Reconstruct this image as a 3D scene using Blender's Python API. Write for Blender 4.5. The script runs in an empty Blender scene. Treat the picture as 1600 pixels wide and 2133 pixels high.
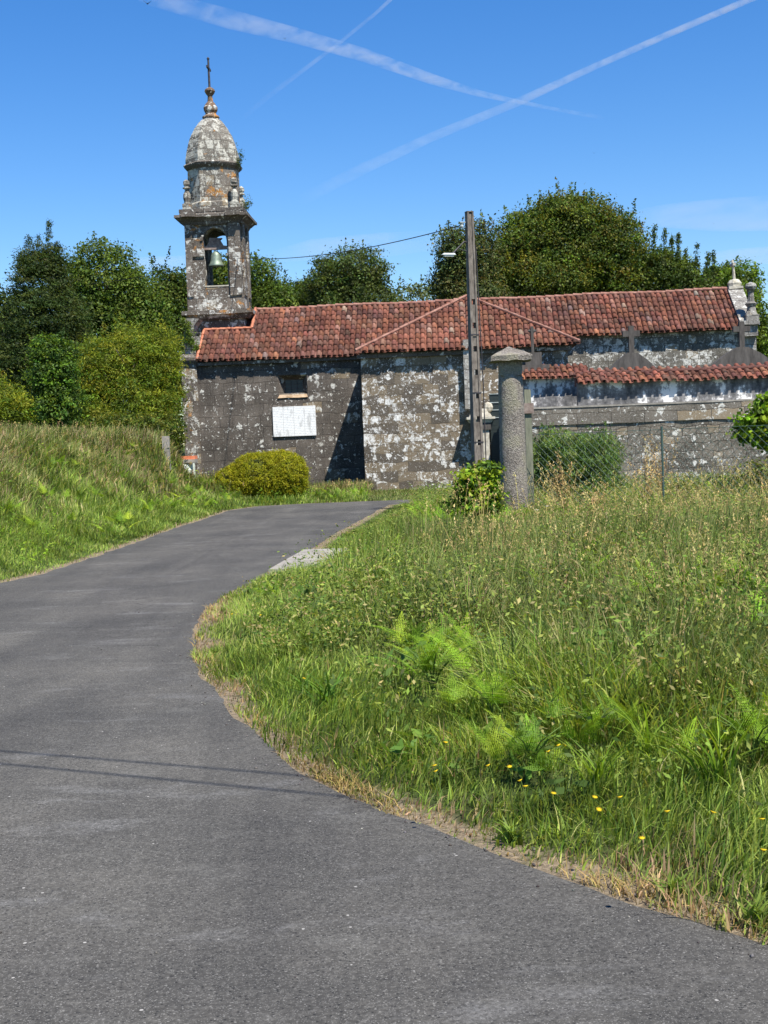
import bpy, bmesh, math, random
import numpy as np
from mathutils import Vector, Matrix, noise as mnoise
from mathutils.geometry import delaunay_2d_cdt

# ------------------------------------------------------------------ camera, sky, sun, exposure
scene = bpy.context.scene
COL = scene.collection
F_PX = 2844.0
ROLL = math.radians(2.18)
CAM_Z = 1.6
PITCH = math.atan((1066.5 - 930.0) / F_PX)
cam_data = bpy.data.cameras.new("camera")
cam_data.sensor_fit = 'VERTICAL'
cam_data.sensor_height = 36.0
cam_data.lens = 36.0 * F_PX / 2133.0
cam_data.clip_start = 0.1
cam_data.clip_end = 30000
cam = bpy.data.objects.new("camera", cam_data)
COL.objects.link(cam)
R = Matrix.Rotation(math.pi / 2 - PITCH, 4, 'X') @ Matrix.Rotation(-ROLL, 4, 'Z')
cam.matrix_world = Matrix.Translation((0, 0, CAM_Z)) @ R
scene.camera = cam

YAW = math.radians(3)                       # the church is turned 3 degrees from square-on
CH_O = (-7.4386, 52.0)
# direction towards the sun, from the shadows on the church wall
_l = (0.76, -1.0, 2.05)
SUN = Vector((_l[0] * math.cos(YAW) + _l[1] * math.sin(YAW), -_l[0] * math.sin(YAW) + _l[1] * math.cos(YAW), _l[2])).normalized()
sun_data = bpy.data.lights.new("sun", 'SUN')
sun_data.energy = 5.0
sun_data.angle = math.radians(0.5)
sun_data.color = (1.0, 0.955, 0.89)
sun = bpy.data.objects.new("sun", sun_data)
sun.rotation_euler = SUN.to_track_quat('Z', 'Y').to_euler()
sun.location = (20, -20, 60)
COL.objects.link(sun)

world = bpy.data.worlds.new("World")
scene.world = world
world.use_nodes = True
wn = world.node_tree.nodes
wl = world.node_tree.links
bg = wn["Background"]
sky = wn.new("ShaderNodeTexSky")
sky.sky_type = 'NISHITA'
sky.sun_disc = False
sky.sun_elevation = math.asin(SUN.z)
sky.sun_rotation = math.atan2(SUN.x, SUN.y)
sky.air_density = 1.0
sky.dust_density = 0.0
sky.ozone_density = 4.0
sky.altitude = 0
hsv = wn.new("ShaderNodeHueSaturation")
hsv.inputs['Hue'].default_value = 0.509
hsv.inputs['Saturation'].default_value = 1.33
wl.new(sky.outputs[0], hsv.inputs['Color'])
wl.new(hsv.outputs[0], bg.inputs['Color'])
bg.inputs['Strength'].default_value = 0.10
scene.view_settings.view_transform = 'Standard'
scene.view_settings.look = 'None'
scene.view_settings.gamma = 1
scene.view_settings.exposure = 0.72
scene.cycles.max_bounces = 6
scene.cycles.transparent_max_bounces = 12

# ------------------------------------------------------------------ helpers
rng = np.random.default_rng(7)
random.seed(7)


def ray(px, py):
    dx, dy = px - 800, py - 1066.5
    c, s = math.cos(ROLL), math.sin(ROLL)
    ux, uy = dx * c - dy * s, dy * c + dx * s
    cp, sp = math.cos(PITCH), math.sin(PITCH)
    y = F_PX * cp - uy * sp
    return ux / y, (-F_PX * sp - uy * cp) / y


def at(px, py, Y):
    rx, rz = ray(px, py)
    return Vector((rx * Y, Y, CAM_Z + rz * Y))


def link(o, parent=None):
    COL.objects.link(o)
    if parent is not None:
        o.parent = parent
    return o


def tag(o, label=None, cat=None, group=None, kind=None):
    if label: o["label"] = label
    if cat: o["category"] = cat
    if group: o["group"] = group
    if kind: o["kind"] = kind
    return o


def empty(name, loc, label, cat, group=None, rz=0.0):
    e = bpy.data.objects.new(name, None)
    e.location = loc
    e.rotation_euler = (0, 0, rz)
    e.empty_display_size = 0.2
    link(e)
    return tag(e, label, cat, group)


def copy_tree(o, parent=None):
    c = o.copy()
    link(c, parent)
    for ch in list(o.children):
        copy_tree(ch, c)
    return c


def np_mesh(name, V, Fs, mat=None, parent=None, col=None, smooth=False):
    """V (n,3) array; Fs list of (m,k) integer arrays; col (n,3) point colours"""
    me = bpy.data.meshes.new(name)
    V = np.asarray(V, dtype=np.float32)
    me.vertices.add(len(V))
    me.vertices.foreach_set("co", V.ravel())
    loops = np.concatenate([np.asarray(f, dtype=np.int32).ravel() for f in Fs])
    tot = np.concatenate([np.full(len(f), np.asarray(f).shape[1], dtype=np.int32) for f in Fs])
    start = np.concatenate([[0], np.cumsum(tot)[:-1]]).astype(np.int32)
    me.loops.add(len(loops))
    me.loops.foreach_set("vertex_index", loops)
    me.polygons.add(len(tot))
    me.polygons.foreach_set("loop_start", start)
    if smooth:
        me.polygons.foreach_set("use_smooth", np.ones(len(tot), dtype=bool))
    me.update(calc_edges=True)
    if col is not None:
        a = me.color_attributes.new("Col", 'FLOAT_COLOR', 'POINT')
        c4 = np.ones((len(V), 4), dtype=np.float32)
        c4[:, :3] = col
        a.data.foreach_set("color", c4.ravel())
    if mat: me.materials.append(mat)
    o = bpy.data.objects.new(name, me)
    link(o, parent)
    return o


class MB:
    """collects shapes for one mesh"""
    def __init__(s):
        s.bm = bmesh.new()

    def verts(s, pts):
        return [s.bm.verts.new(p) for p in pts]

    def face(s, vs):
        try: return s.bm.faces.new(vs)
        except ValueError: return None

    def box(s, x0, x1, y0, y1, z0, z1, top=None):
        """top=(x0,x1,y0,y1) makes a tapered box"""
        t = top or (x0, x1, y0, y1)
        v = s.verts([(x0, y0, z0), (x1, y0, z0), (x1, y1, z0), (x0, y1, z0),
                     (t[0], t[2], z1), (t[1], t[2], z1), (t[1], t[3], z1), (t[0], t[3], z1)])
        for f in ((3, 2, 1, 0), (4, 5, 6, 7), (0, 1, 5, 4), (1, 2, 6, 5), (2, 3, 7, 6), (3, 0, 4, 7)):
            s.face([v[i] for i in f])

    def prism(s, cx, cy, prof, n=8, rot=None, cap=True, sx=1.0, sy=1.0):
        """stack of n-gon rings, prof = [(r,z)...]"""
        rot = math.pi / n if rot is None else rot
        rings = []
        for r, z in prof:
            rings.append(s.verts([(cx + sx * r * math.cos(rot + 2 * math.pi * i / n), cy + sy * r * math.sin(rot + 2 * math.pi * i / n), z) for i in range(n)]))
        for a, b in zip(rings[:-1], rings[1:]):
            for i in range(n):
                s.face([a[i], a[(i + 1) % n], b[(i + 1) % n], b[i]])
        if cap:
            s.face(rings[0][::-1]); s.face(rings[-1])

    def tube(s, pts, rad, n=6):
        pts = [Vector(p) for p in pts]
        if not hasattr(rad, '__len__'): rad = [rad] * len(pts)
        rings = []
        for i, p in enumerate(pts):
            d = (pts[min(i + 1, len(pts) - 1)] - pts[max(i - 1, 0)]).normalized()
            up = Vector((0, 0, 1)) if abs(d.z) < 0.9 else Vector((1, 0, 0))
            a = d.cross(up).normalized(); b = a.cross(d)
            rings.append(s.verts([p + (a * math.cos(2 * math.pi * k / n) + b * math.sin(2 * math.pi * k / n)) * rad[i] for k in range(n)]))
        for a, b in zip(rings[:-1], rings[1:]):
            for i in range(n):
                s.face([a[i], b[i], b[(i + 1) % n], a[(i + 1) % n]])
        s.face(rings[0]); s.face(rings[-1][::-1])

    def extrude_poly(s, pts, y0, y1):
        """pts = [(x,z)...] outline in the xz plane pushed from y0 to y1"""
        a = s.verts([(x, y0, z) for x, z in pts]); b = s.verts([(x, y1, z) for x, z in pts])
        n = len(pts)
        s.face(a); s.face(b[::-1])
        for i in range(n):
            s.face([a[i], b[i], b[(i + 1) % n], a[(i + 1) % n]])

    def build(s, name, mat, parent=None, smooth=False, rough=0.0, cuts=0, bevel=0.0, scale=3.0):
        bm = s.bm
        if bevel:
            bmesh.ops.bevel(bm, geom=[e for e in bm.edges if e.is_manifold and e.calc_face_angle(0) > 0.5], offset=bevel, segments=1, affect='EDGES')
        if cuts:
            bmesh.ops.subdivide_edges(bm, edges=bm.edges[:], cuts=cuts, use_grid_fill=True)
        if rough:
            for v in bm.verts:
                q = v.co * scale
                v.co += Vector((mnoise.noise(q), mnoise.noise(q + Vector((31, 0, 0))), mnoise.noise(q + Vector((0, 47, 0))))) * rough
        bmesh.ops.recalc_face_normals(bm, faces=bm.faces[:])
        me = bpy.data.meshes.new(name)
        bm.to_mesh(me); bm.free()
        if smooth:
            for p in me.polygons: p.use_smooth = True
        me.materials.append(mat)
        o = bpy.data.objects.new(name, me)
        return link(o, parent)


# ------------------------------------------------------------------ materials
def new_mat(name, rough=0.85, spec=0.3):
    m = bpy.data.materials.new(name)
    m.use_nodes = True
    nt = m.node_tree
    b = nt.nodes["Principled BSDF"]
    b.inputs['Roughness'].default_value = rough
    b.inputs['Specular IOR Level'].default_value = spec
    return m, nt, b


def N(nt, t, **kw):
    n = nt.nodes.new(t)
    for k, v in kw.items():
        if k == 'inp':
            for kk, vv in v.items():
                if hasattr(vv, 'links') and hasattr(vv, 'is_output'): nt.links.new(vv, n.inputs[kk])
                else: n.inputs[kk].default_value = vv
        else: setattr(n, k, v)
    return n


def ramp(nt, fac, stops, interp='LINEAR'):
    r = nt.nodes.new("ShaderNodeValToRGB")
    r.color_ramp.interpolation = interp
    e = r.color_ramp.elements
    while len(e) < len(stops): e.new(0.5)
    for i, (p, c) in enumerate(stops):
        e[i].position = p
        e[i].color = (*c, 1) if hasattr(c, '__len__') else (c, c, c, 1)
    nt.links.new(fac, r.inputs[0])
    return r.outputs[0]


def mix(nt, fac, a, b, mode='MIX'):
    m = nt.nodes.new("ShaderNodeMix")
    m.data_type = 'RGBA'; m.blend_type = mode
    for s, v in ((0, fac), (6, a), (7, b)):
        if hasattr(v, 'is_output'): nt.links.new(v, m.inputs[s])
        elif hasattr(v, '__len__'): m.inputs[s].default_value = (*v, 1)
        else: m.inputs[s].default_value = v
    return m.outputs[2]


def math_n(nt, op, a, b=None, clamp=False):
    m = nt.nodes.new("ShaderNodeMath"); m.operation = op; m.use_clamp = clamp
    for i, v in enumerate((a, b)):
        if v is None: continue
        if hasattr(v, 'is_output'): nt.links.new(v, m.inputs[i])
        else: m.inputs[i].default_value = v
    return m.outputs[0]


def noise_n(nt, vec, scale, detail=4, rough=0.55, dist=0.0):
    n = N(nt, "ShaderNodeTexNoise", inp={'Scale': scale, 'Detail': detail, 'Roughness': rough, 'Distortion': dist})
    if vec is not None: nt.links.new(vec, n.inputs['Vector'])
    return n.outputs[0]


def masonry(name, bw=0.62, bh=0.36, dark=(0.10, 0.085, 0.072), light=(0.235, 0.205, 0.17), tan=(0.34, 0.26, 0.16),
            tan_amt=0.1, lichen=0.5, lichen_col=(0.70, 0.68, 0.62), orange=0.0, joints=1.0, spots=0.35, low_tan=0.0, seed=0.0, streak=0.0, crust=0.3, wob=0.20):
    m, nt, b = new_mat(name, 0.92, 0.15)
    tc = N(nt, "ShaderNodeTexCoord").outputs['Object']
    off = N(nt, "ShaderNodeVectorMath", operation='ADD', inp={0: tc, 1: (seed, seed * 1.7, 0)}).outputs[0]
    sep = N(nt, "ShaderNodeSeparateXYZ", inp={0: off})
    u = math_n(nt, 'ADD', sep.outputs[0], sep.outputs[1])
    comb = N(nt, "ShaderNodeCombineXYZ", inp={0: u, 1: sep.outputs[2]}).outputs[0]
    wobn = N(nt, "ShaderNodeTexNoise", inp={'Vector': off, 'Scale': 1.3, 'Detail': 3.0})
    w2 = N(nt, "ShaderNodeVectorMath", operation='SUBTRACT', inp={0: wobn.outputs['Color'], 1: (0.5, 0.5, 0.5)}).outputs[0]
    w3 = N(nt, "ShaderNodeVectorMath", operation='SCALE', inp={0: w2, 'Scale': wob}).outputs[0]
    bc = N(nt, "ShaderNodeVectorMath", operation='ADD', inp={0: comb, 1: w3}).outputs[0]
    br = N(nt, "ShaderNodeTexBrick", offset=0.45, squash=0.7, squash_frequency=3,
           inp={'Vector': bc, 'Color1': (0, 0, 0, 1), 'Color2': (1, 1, 1, 1), 'Mortar': (0.5, 0.5, 0.5, 1), 'Scale': 1.0,
                'Mortar Size': 0.011, 'Mortar Smooth': 0.6, 'Bias': 0.0, 'Brick Width': bw, 'Row Height': bh})
    rnd = br.outputs['Color']
    mort = br.outputs['Fac']
    big = noise_n(nt, off, 0.9, 5, 0.6)
    fine = noise_n(nt, off, 14, 6, 0.7)
    base = ramp(nt, math_n(nt, 'ADD', math_n(nt, 'MULTIPLY', big, 0.6), math_n(nt, 'MULTIPLY', fine, 0.4)), [(0.33, dark), (0.66, light)])
    base = mix(nt, 0.35, base, ramp(nt, rnd, [(0.0, (0.55, 0.52, 0.5)), (0.5, (0.8, 0.78, 0.75)), (1.0, (1.25, 1.2, 1.15))]), 'MULTIPLY')
    tmask = ramp(nt, rnd, [(1 - tan_amt - 0.02, 0.0), (1 - tan_amt, 1.0)])
    if low_tan > 0:
        lowm = math_n(nt, 'MULTIPLY', ramp(nt, math_n(nt, 'ADD', sep.outputs[2], math_n(nt, 'MULTIPLY', big, 1.2)), [(low_tan - 0.2, 1.0), (low_tan + 0.2, 0.0)]),
                      ramp(nt, rnd, [(0.35, 0.2), (0.5, 0.8)]))
        tmask = math_n(nt, 'MAXIMUM', tmask, lowm)
    base = mix(nt, math_n(nt, 'MULTIPLY', tmask, 0.75), base, mix(nt, fine, (tan[0] * 0.6, tan[1] * 0.6, tan[2] * 0.6), tan))
    if streak > 0:
        sv = N(nt, "ShaderNodeVectorMath", operation='MULTIPLY', inp={0: off, 1: (1.8, 1.8, 0.9)}).outputs[0]
        st = ramp(nt, noise_n(nt, sv, 1.0, 4, 0.6), [(0.42, 1.0 - streak), (0.6, 1.0)])
        base = mix(nt, 1.0, base, st, 'MULTIPLY')
    if orange > 0:
        om = ramp(nt, noise_n(nt, off, 1.9, 6, 0.65, 0.4), [(0.60 - orange * 0.2, 0.0), (0.66 - orange * 0.2, 1.0)])
        base = mix(nt, om, base, mix(nt, fine, (0.30, 0.12, 0.03), (0.5, 0.24, 0.05)))
    # lichen: round blotches with ragged edges, thick where a slower noise is high
    dvec = N(nt, "ShaderNodeVectorMath", operation='ADD', inp={0: off, 1: N(nt, "ShaderNodeVectorMath", operation='SCALE', inp={
        0: N(nt, "ShaderNodeTexNoise", inp={'Vector': off, 'Scale': 8.0, 'Detail': 5.0}).outputs['Color'], 'Scale': 0.30}).outputs[0]}).outputs[0]
    amt = ramp(nt, noise_n(nt, off, 1.05, 3, 0.55), [(0.30, 0.0), (0.72, 1.0)])
    lm = None
    for sc, w in ((3.6, 1.0), (8.5, 0.9), (19.0, 0.8)):
        vo = N(nt, "ShaderNodeTexVoronoi", feature='F1', inp={'Vector': dvec, 'Scale': sc, 'Randomness': 1.0})
        keep = N(nt, "ShaderNodeSeparateXYZ", inp={0: vo.outputs['Color']}).outputs[0]
        thr = math_n(nt, 'ADD', math_n(nt, 'MULTIPLY', amt, lichen * 0.62), lichen * 0.10)      # share of cells with a patch
        on = math_n(nt, 'LESS_THAN', keep, thr)
        blob = ramp(nt, vo.outputs['Distance'], [(0.34 * w, 1.0), (0.42 * w, 0.0)])
        k = math_n(nt, 'MULTIPLY', on, blob)
        lm = k if lm is None else math_n(nt, 'MAXIMUM', lm, k)
    cr_n = noise_n(nt, off, 3.4, 9, 0.76, 0.7)
    cr_t = math_n(nt, 'ADD', cr_n, math_n(nt, 'ADD', math_n(nt, 'MULTIPLY', math_n(nt, 'SUBTRACT', amt, 0.5), 0.10), math_n(nt, 'MULTIPLY', math_n(nt, 'SUBTRACT', rnd, 0.5), 0.12)))
    lm = math_n(nt, 'MAXIMUM', lm, math_n(nt, 'MULTIPLY', ramp(nt, cr_t, [(0.66 - 0.12 * crust, 0.0), (0.69 - 0.12 * crust, 1.0)]), 0.95 if crust > 0 else 0.0))
    crumb = ramp(nt, fine, [(0.36, 0.25), (0.5, 1.0)])
    lm = math_n(nt, 'MULTIPLY', lm, crumb)
    lcol = mix(nt, noise_n(nt, off, 5, 3), (lichen_col[0] * 0.6, lichen_col[1] * 0.6, lichen_col[2] * 0.55), (lichen_col[0] * 1.15, lichen_col[1] * 1.15, lichen_col[2] * 1.15))
    colr = mix(nt, lm, base, lcol)
    film = ramp(nt, noise_n(nt, off, 27, 4, 0.7), [(0.52, 0.0), (0.64, spots)])
    colr = mix(nt, film, colr, (0.38, 0.37, 0.32))
    colr = mix(nt, math_n(nt, 'MULTIPLY', mort, 0.75 * joints), colr, (0.045, 0.04, 0.035))
    nt.links.new(colr, b.inputs['Base Color'])
    h = math_n(nt, 'SUBTRACT', math_n(nt, 'ADD', math_n(nt, 'MULTIPLY', fine, 0.5), math_n(nt, 'ADD', math_n(nt, 'MULTIPLY', rnd, 0.25), math_n(nt, 'MULTIPLY', lm, 0.15))), math_n(nt, 'MULTIPLY', mort, 0.9 * joints))
    bp = N(nt, "ShaderNodeBump", inp={'Strength': 0.9, 'Distance': 0.035, 'Height': h})
    nt.links.new(bp.outputs[0], b.inputs['Normal'])
    return m


def simple(name, c1, c2, scale=6, rough=0.85, bump=0.01, spec=0.2, metal=0.0, lo=0.35, hi=0.65, stretch=None, detail=6):
    m, nt, b = new_mat(name, rough, spec)
    b.inputs['Metallic'].default_value = metal
    tc = N(nt, "ShaderNodeTexCoord").outputs['Object']
    if stretch: tc = N(nt, "ShaderNodeVectorMath", operation='MULTIPLY', inp={0: tc, 1: stretch}).outputs[0]
    n = noise_n(nt, tc, scale, detail, 0.65)
    nt.links.new(ramp(nt, n, [(lo, c1), (hi, c2)]), b.inputs['Base Color'])
    if bump:
        bp = N(nt, "ShaderNodeBump", inp={'Strength': 0.8, 'Distance': bump, 'Height': n})
        nt.links.new(bp.outputs[0], b.inputs['Normal'])
    return m


def foliage_mat(name, trans=0.35, rough=0.55, spec=0.25):
    m, nt, b = new_mat(name, rough, spec)
    a = N(nt, "ShaderNodeAttribute", attribute_name="Col").outputs['Color']
    nt.links.new(a, b.inputs['Base Color'])
    t = N(nt, "ShaderNodeBsdfTranslucent")
    tcol = mix(nt, 1.0, a, (1.25, 1.15, 0.5), 'MULTIPLY')
    nt.links.new(tcol, t.inputs['Color'])
    mx = N(nt, "ShaderNodeMixShader", inp={0: trans})
    nt.links.new(b.outputs[0], mx.inputs[1]); nt.links.new(t.outputs[0], mx.inputs[2])
    nt.links.new(mx.outputs[0], nt.nodes["Material Output"].inputs[0])
    return m


M = {}
M['foliage'] = foliage_mat("foliage_leaf", 0.42, 0.55, 0.2)
M['stone_chip'] = foliage_mat("stone_chip", 0.0, 0.9, 0.1)
M['dryleaf'] = foliage_mat("dry_stalk", 0.2, 0.8, 0.1)
M['bark'] = simple("bark", (0.06, 0.045, 0.035), (0.16, 0.13, 0.1), 9, stretch=(1, 1, 0.2))
M['nave'] = masonry("nave_stone", 0.75, 0.42, (0.060, 0.050, 0.041), (0.185, 0.158, 0.132), tan_amt=0.05, lichen=0.28, joints=0.6, spots=0.28, seed=0, streak=0.28, crust=0.42, wob=0.25)
M['chapel'] = masonry("chapel_stone", 0.62, 0.34, (0.042, 0.036, 0.030), (0.13, 0.112, 0.094), tan_amt=0.05, lichen=0.55, joints=0.6, spots=0.35, low_tan=1.2, seed=3.1, lichen_col=(0.84, 0.82, 0.78), crust=0.8, wob=0.28)
M['chancel'] = masonry("chancel_stone", 0.5, 0.28, (0.07, 0.065, 0.05), (0.22, 0.2, 0.165), tan_amt=0.05, lichen=0.5, joints=0.8, seed=8.2, crust=1.0, wob=0.35)
M['tower'] = masonry("tower_stone", 0.55, 0.40, (0.065, 0.053, 0.042), (0.19, 0.16, 0.13), tan_amt=0.08, lichen=0.5, joints=0.7, spots=0.3, seed=5.3, orange=0.03, crust=0.75)
M['dome'] = masonry("dome_stone", 0.42, 0.32, (0.085, 0.075, 0.06), (0.22, 0.195, 0.16), tan_amt=0.0, lichen=0.6, joints=0.8, spots=0.8, seed=2.3, orange=0.03, lichen_col=(0.56, 0.54, 0.47), crust=1.45)
M['drum'] = masonry("drum_stone", 0.45, 0.40, (0.075, 0.062, 0.05), (0.2, 0.175, 0.145), tan_amt=0.05, lichen=0.6, joints=0.7, spots=0.5, seed=7.7, orange=0.22, lichen_col=(0.64, 0.61, 0.53), crust=0.95)
M['finial'] = masonry("finial_stone", 5, 5, (0.10, 0.062, 0.038), (0.22, 0.14, 0.085), tan_amt=0.0, lichen=0.4, joints=0.0, seed=4.4, orange=0.35, crust=0.6)
M['white_stone'] = masonry("lichen_white_stone", 0.8, 0.35, (0.12, 0.11, 0.10), (0.34, 0.32, 0.28), tan_amt=0.0, lichen=1.1, joints=0.9, seed=9.4, lichen_col=(0.52, 0.51, 0.47), crust=0.9)
M['cem'] = masonry("cemetery_stone", 0.52, 0.27, (0.06, 0.052, 0.04), (0.23, 0.20, 0.155), tan_amt=0.1, lichen=0.3, joints=1.1, spots=0.6, seed=6.0, crust=0.6, wob=0.42)
M['cem_top'] = masonry("cemetery_top_stone", 1.5, 0.6, (0.10, 0.088, 0.07), (0.24, 0.21, 0.17), tan_amt=0.15, lichen=0.34, joints=0.8, spots=0.4, seed=1.2, crust=0.3)
M['cornice'] = masonry("dark_cornice", 0.7, 3, (0.06, 0.05, 0.042), (0.17, 0.145, 0.12), tan_amt=0.0, lichen=0.25, joints=0.6, seed=2.2)
M['darkstone'] = simple("dark_granite", (0.055, 0.050, 0.044), (0.12, 0.108, 0.095), 3, stretch=(2.5, 2.5, 0.6))
M['creamstone'] = simple("cream_stone", (0.30, 0.27, 0.2), (0.62, 0.58, 0.48), 5)
M['tansill'] = simple("tan_sill", (0.45, 0.3, 0.17), (0.68, 0.5, 0.33), 8)
M['granite'] = None
M['bronze'] = simple("bell_bronze", (0.13, 0.17, 0.13), (0.24, 0.29, 0.22), 7, 0.55, 0.003, 0.5, 0.4)
M['iron'] = simple("iron", (0.03, 0.03, 0.035), (0.09, 0.08, 0.08), 9, 0.6, 0.002, 0.4, 0.5)
M['rustwood'] = simple("rusty_yoke", (0.16, 0.11, 0.09), (0.32, 0.26, 0.22), 9, 0.8, 0.004)
M['dark'] = simple("dark_pane", (0.012, 0.016, 0.015), (0.035, 0.045, 0.04), 9, 0.35, 0, 0.5, stretch=(0.3, 1, 8))
M['concrete'] = simple("pole_concrete", (0.09, 0.075, 0.062), (0.24, 0.21, 0.175), 12, 0.9, 0.006, stretch=(1, 1, 0.35))
M['slab'] = simple("slab_concrete", (0.20, 0.18, 0.15), (0.36, 0.33, 0.28), 4, 0.9, 0.01)
M['wood'] = simple("post_wood", (0.12, 0.13, 0.09), (0.25, 0.25, 0.18), 8, 0.9, 0.005, stretch=(2, 2, 0.3))
M['green_wire'] = simple("green_wire", (0.035, 0.07, 0.055), (0.07, 0.11, 0.09), 9, 0.5, 0, 0.4)
M['orange'] = simple("orange_clay", (0.55, 0.14, 0.06), (0.8, 0.27, 0.14), 6, 0.7, 0.002)
M['whitish'] = simple("pale_green_paint", (0.5, 0.56, 0.45), (0.75, 0.78, 0.7), 4, 0.6, 0.003)
M['lampgrey'] = simple("lamp_housing", (0.25, 0.29, 0.28), (0.40, 0.44, 0.42), 4, 0.4, 0, 0.5)
M['cable'] = simple("cable_rubber", (0.012, 0.012, 0.014), (0.03, 0.03, 0.03), 4, 0.6, 0)
M['bird'] = simple("bird_feathers", (0.012, 0.016, 0.03), (0.03, 0.035, 0.05), 20, 0.6, 0)
M['leafcore'] = simple("shade_core_green", (0.02, 0.028, 0.008), (0.05, 0.06, 0.015), 12, 0.9, 0.03)  # dark green for the bush's solid core, standing in for inner shade
M['stem'] = simple("green_stem", (0.07, 0.12, 0.02), (0.12, 0.18, 0.03), 8, 0.7, 0)
M['mortar'] = simple("ridge_mortar", (0.20, 0.085, 0.06), (0.36, 0.20, 0.15), 4, 0.9, 0.01)


def rough_granite():
    m, nt, b = new_mat("pecked_granite", 0.92, 0.15)
    tc = N(nt, "ShaderNodeTexCoord").outputs['Object']
    a = noise_n(nt, tc, 34, 6, 0.75)
    c = noise_n(nt, tc, 2.2, 4, 0.6)
    v = N(nt, "ShaderNodeTexVoronoi", inp={'Vector': tc, 'Scale': 60.0}).outputs['Distance']
    colr = ramp(nt, math_n(nt, 'ADD', math_n(nt, 'MULTIPLY', a, 0.7), math_n(nt, 'MULTIPLY', c, 0.3)), [(0.36, (0.085, 0.073, 0.06)), (0.5, (0.24, 0.212, 0.178)), (0.64, (0.46, 0.415, 0.35))])
    colr = mix(nt, ramp(nt, c, [(0.5, 0.0), (0.62, 0.45)]), colr, (0.24, 0.23, 0.13))
    nt.links.new(colr, b.inputs['Base Color'])
    h = math_n(nt, 'ADD', a, math_n(nt, 'MULTIPLY', v, 0.7))
    bp = N(nt, "ShaderNodeBump", inp={'Strength': 1.0, 'Distance': 0.02, 'Height': h})
    nt.links.new(bp.outputs[0], b.inputs['Normal'])
    return m


M['granite'] = rough_granite()


def tile_mat():
    m, nt, b = new_mat("clay_tiles", 0.85, 0.15)
    a = N(nt, "ShaderNodeAttribute", attribute_name="Col").outputs['Color']
    tc = N(nt, "ShaderNodeTexCoord").outputs['Object']
    n1 = noise_n(nt, tc, 11, 6, 0.7); n2 = noise_n(nt, tc, 0.8, 4, 0.6)
    c = mix(nt, 1.0, a, ramp(nt, n1, [(0.3, (0.62, 0.58, 0.56)), (0.55, (1.0, 1.0, 1.0)), (0.75, (1.25, 1.2, 1.15))]), 'MULTIPLY')
    c = mix(nt, ramp(nt, n1, [(0.6, 0.0), (0.72, 0.45)]), c, (0.42, 0.34, 0.28))
    c = mix(nt, ramp(nt, n2, [(0.42, 0.75), (0.62, 0.0)]), c, mix(nt, 1.0, c, (0.58, 0.56, 0.56), 'MULTIPLY'))
    nt.links.new(c, b.inputs['Base Color'])
    bp = N(nt, "ShaderNodeBump", inp={'Strength': 0.6, 'Distance': 0.01, 'Height': n1})
    nt.links.new(bp.outputs[0], b.inputs['Normal'])
    return m


M['tile'] = tile_mat()


def plaster_mat():
    m, nt, b = new_mat("stained_plaster", 0.9, 0.15)
    tc = N(nt, "ShaderNodeTexCoord").outputs['Object']
    sv = N(nt, "ShaderNodeVectorMath", operation='MULTIPLY', inp={0: tc, 1: (1, 1, 0.45)}).outputs[0]
    n1 = noise_n(nt, sv, 1.6, 6, 0.65); n2 = noise_n(nt, tc, 9, 5, 0.6)
    f = math_n(nt, 'ADD', math_n(nt, 'MULTIPLY', n1, 0.75), math_n(nt, 'MULTIPLY', n2, 0.25))
    c = ramp(nt, f, [(0.38, (0.06, 0.06, 0.06)), (0.48, (0.16, 0.155, 0.15)), (0.53, (0.28, 0.27, 0.26)), (0.57, (0.82, 0.80, 0.75))])
    nt.links.new(c, b.inputs['Base Color'])
    bp = N(nt, "ShaderNodeBump", inp={'Strength': 0.6, 'Distance': 0.01, 'Height': n2})
    nt.links.new(bp.outputs[0], b.inputs['Normal'])
    return m


M['plaster'] = plaster_mat()


def plaque_mat():
    m, nt, b = new_mat("marble_plaque", 0.6, 0.3)
    tc = N(nt, "ShaderNodeTexCoord").outputs['Object']
    sep = N(nt, "ShaderNodeSeparateXYZ", inp={0: tc})
    zz = math_n(nt, 'MULTIPLY', sep.outputs[2], 1 / 0.062)
    fr = math_n(nt, 'FRACT', zz)
    line = math_n(nt, 'MULTIPLY', math_n(nt, 'GREATER_THAN', fr, 0.25), math_n(nt, 'LESS_THAN', fr, 0.62))
    sv = N(nt, "ShaderNodeVectorMath", operation='MULTIPLY', inp={0: tc, 1: (60, 60, 16)}).outputs[0]
    word = ramp(nt, noise_n(nt, sv, 1.0, 2, 0.5), [(0.42, 0.0), (0.52, 0.75)])
    c = mix(nt, math_n(nt, 'MULTIPLY', line, word), (0.86, 0.86, 0.83), (0.42, 0.43, 0.42))
    st = noise_n(nt, N(nt, "ShaderNodeVectorMath", operation='MULTIPLY', inp={0: tc, 1: (4, 4, 1.6)}).outputs[0], 1.5, 6, 0.7)
    c = mix(nt, ramp(nt, st, [(0.53, 0.0), (0.64, 0.7)]), c, (0.42, 0.42, 0.40))
    nt.links.new(c, b.inputs['Base Color'])
    return m


M['plaque'] = plaque_mat()


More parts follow.
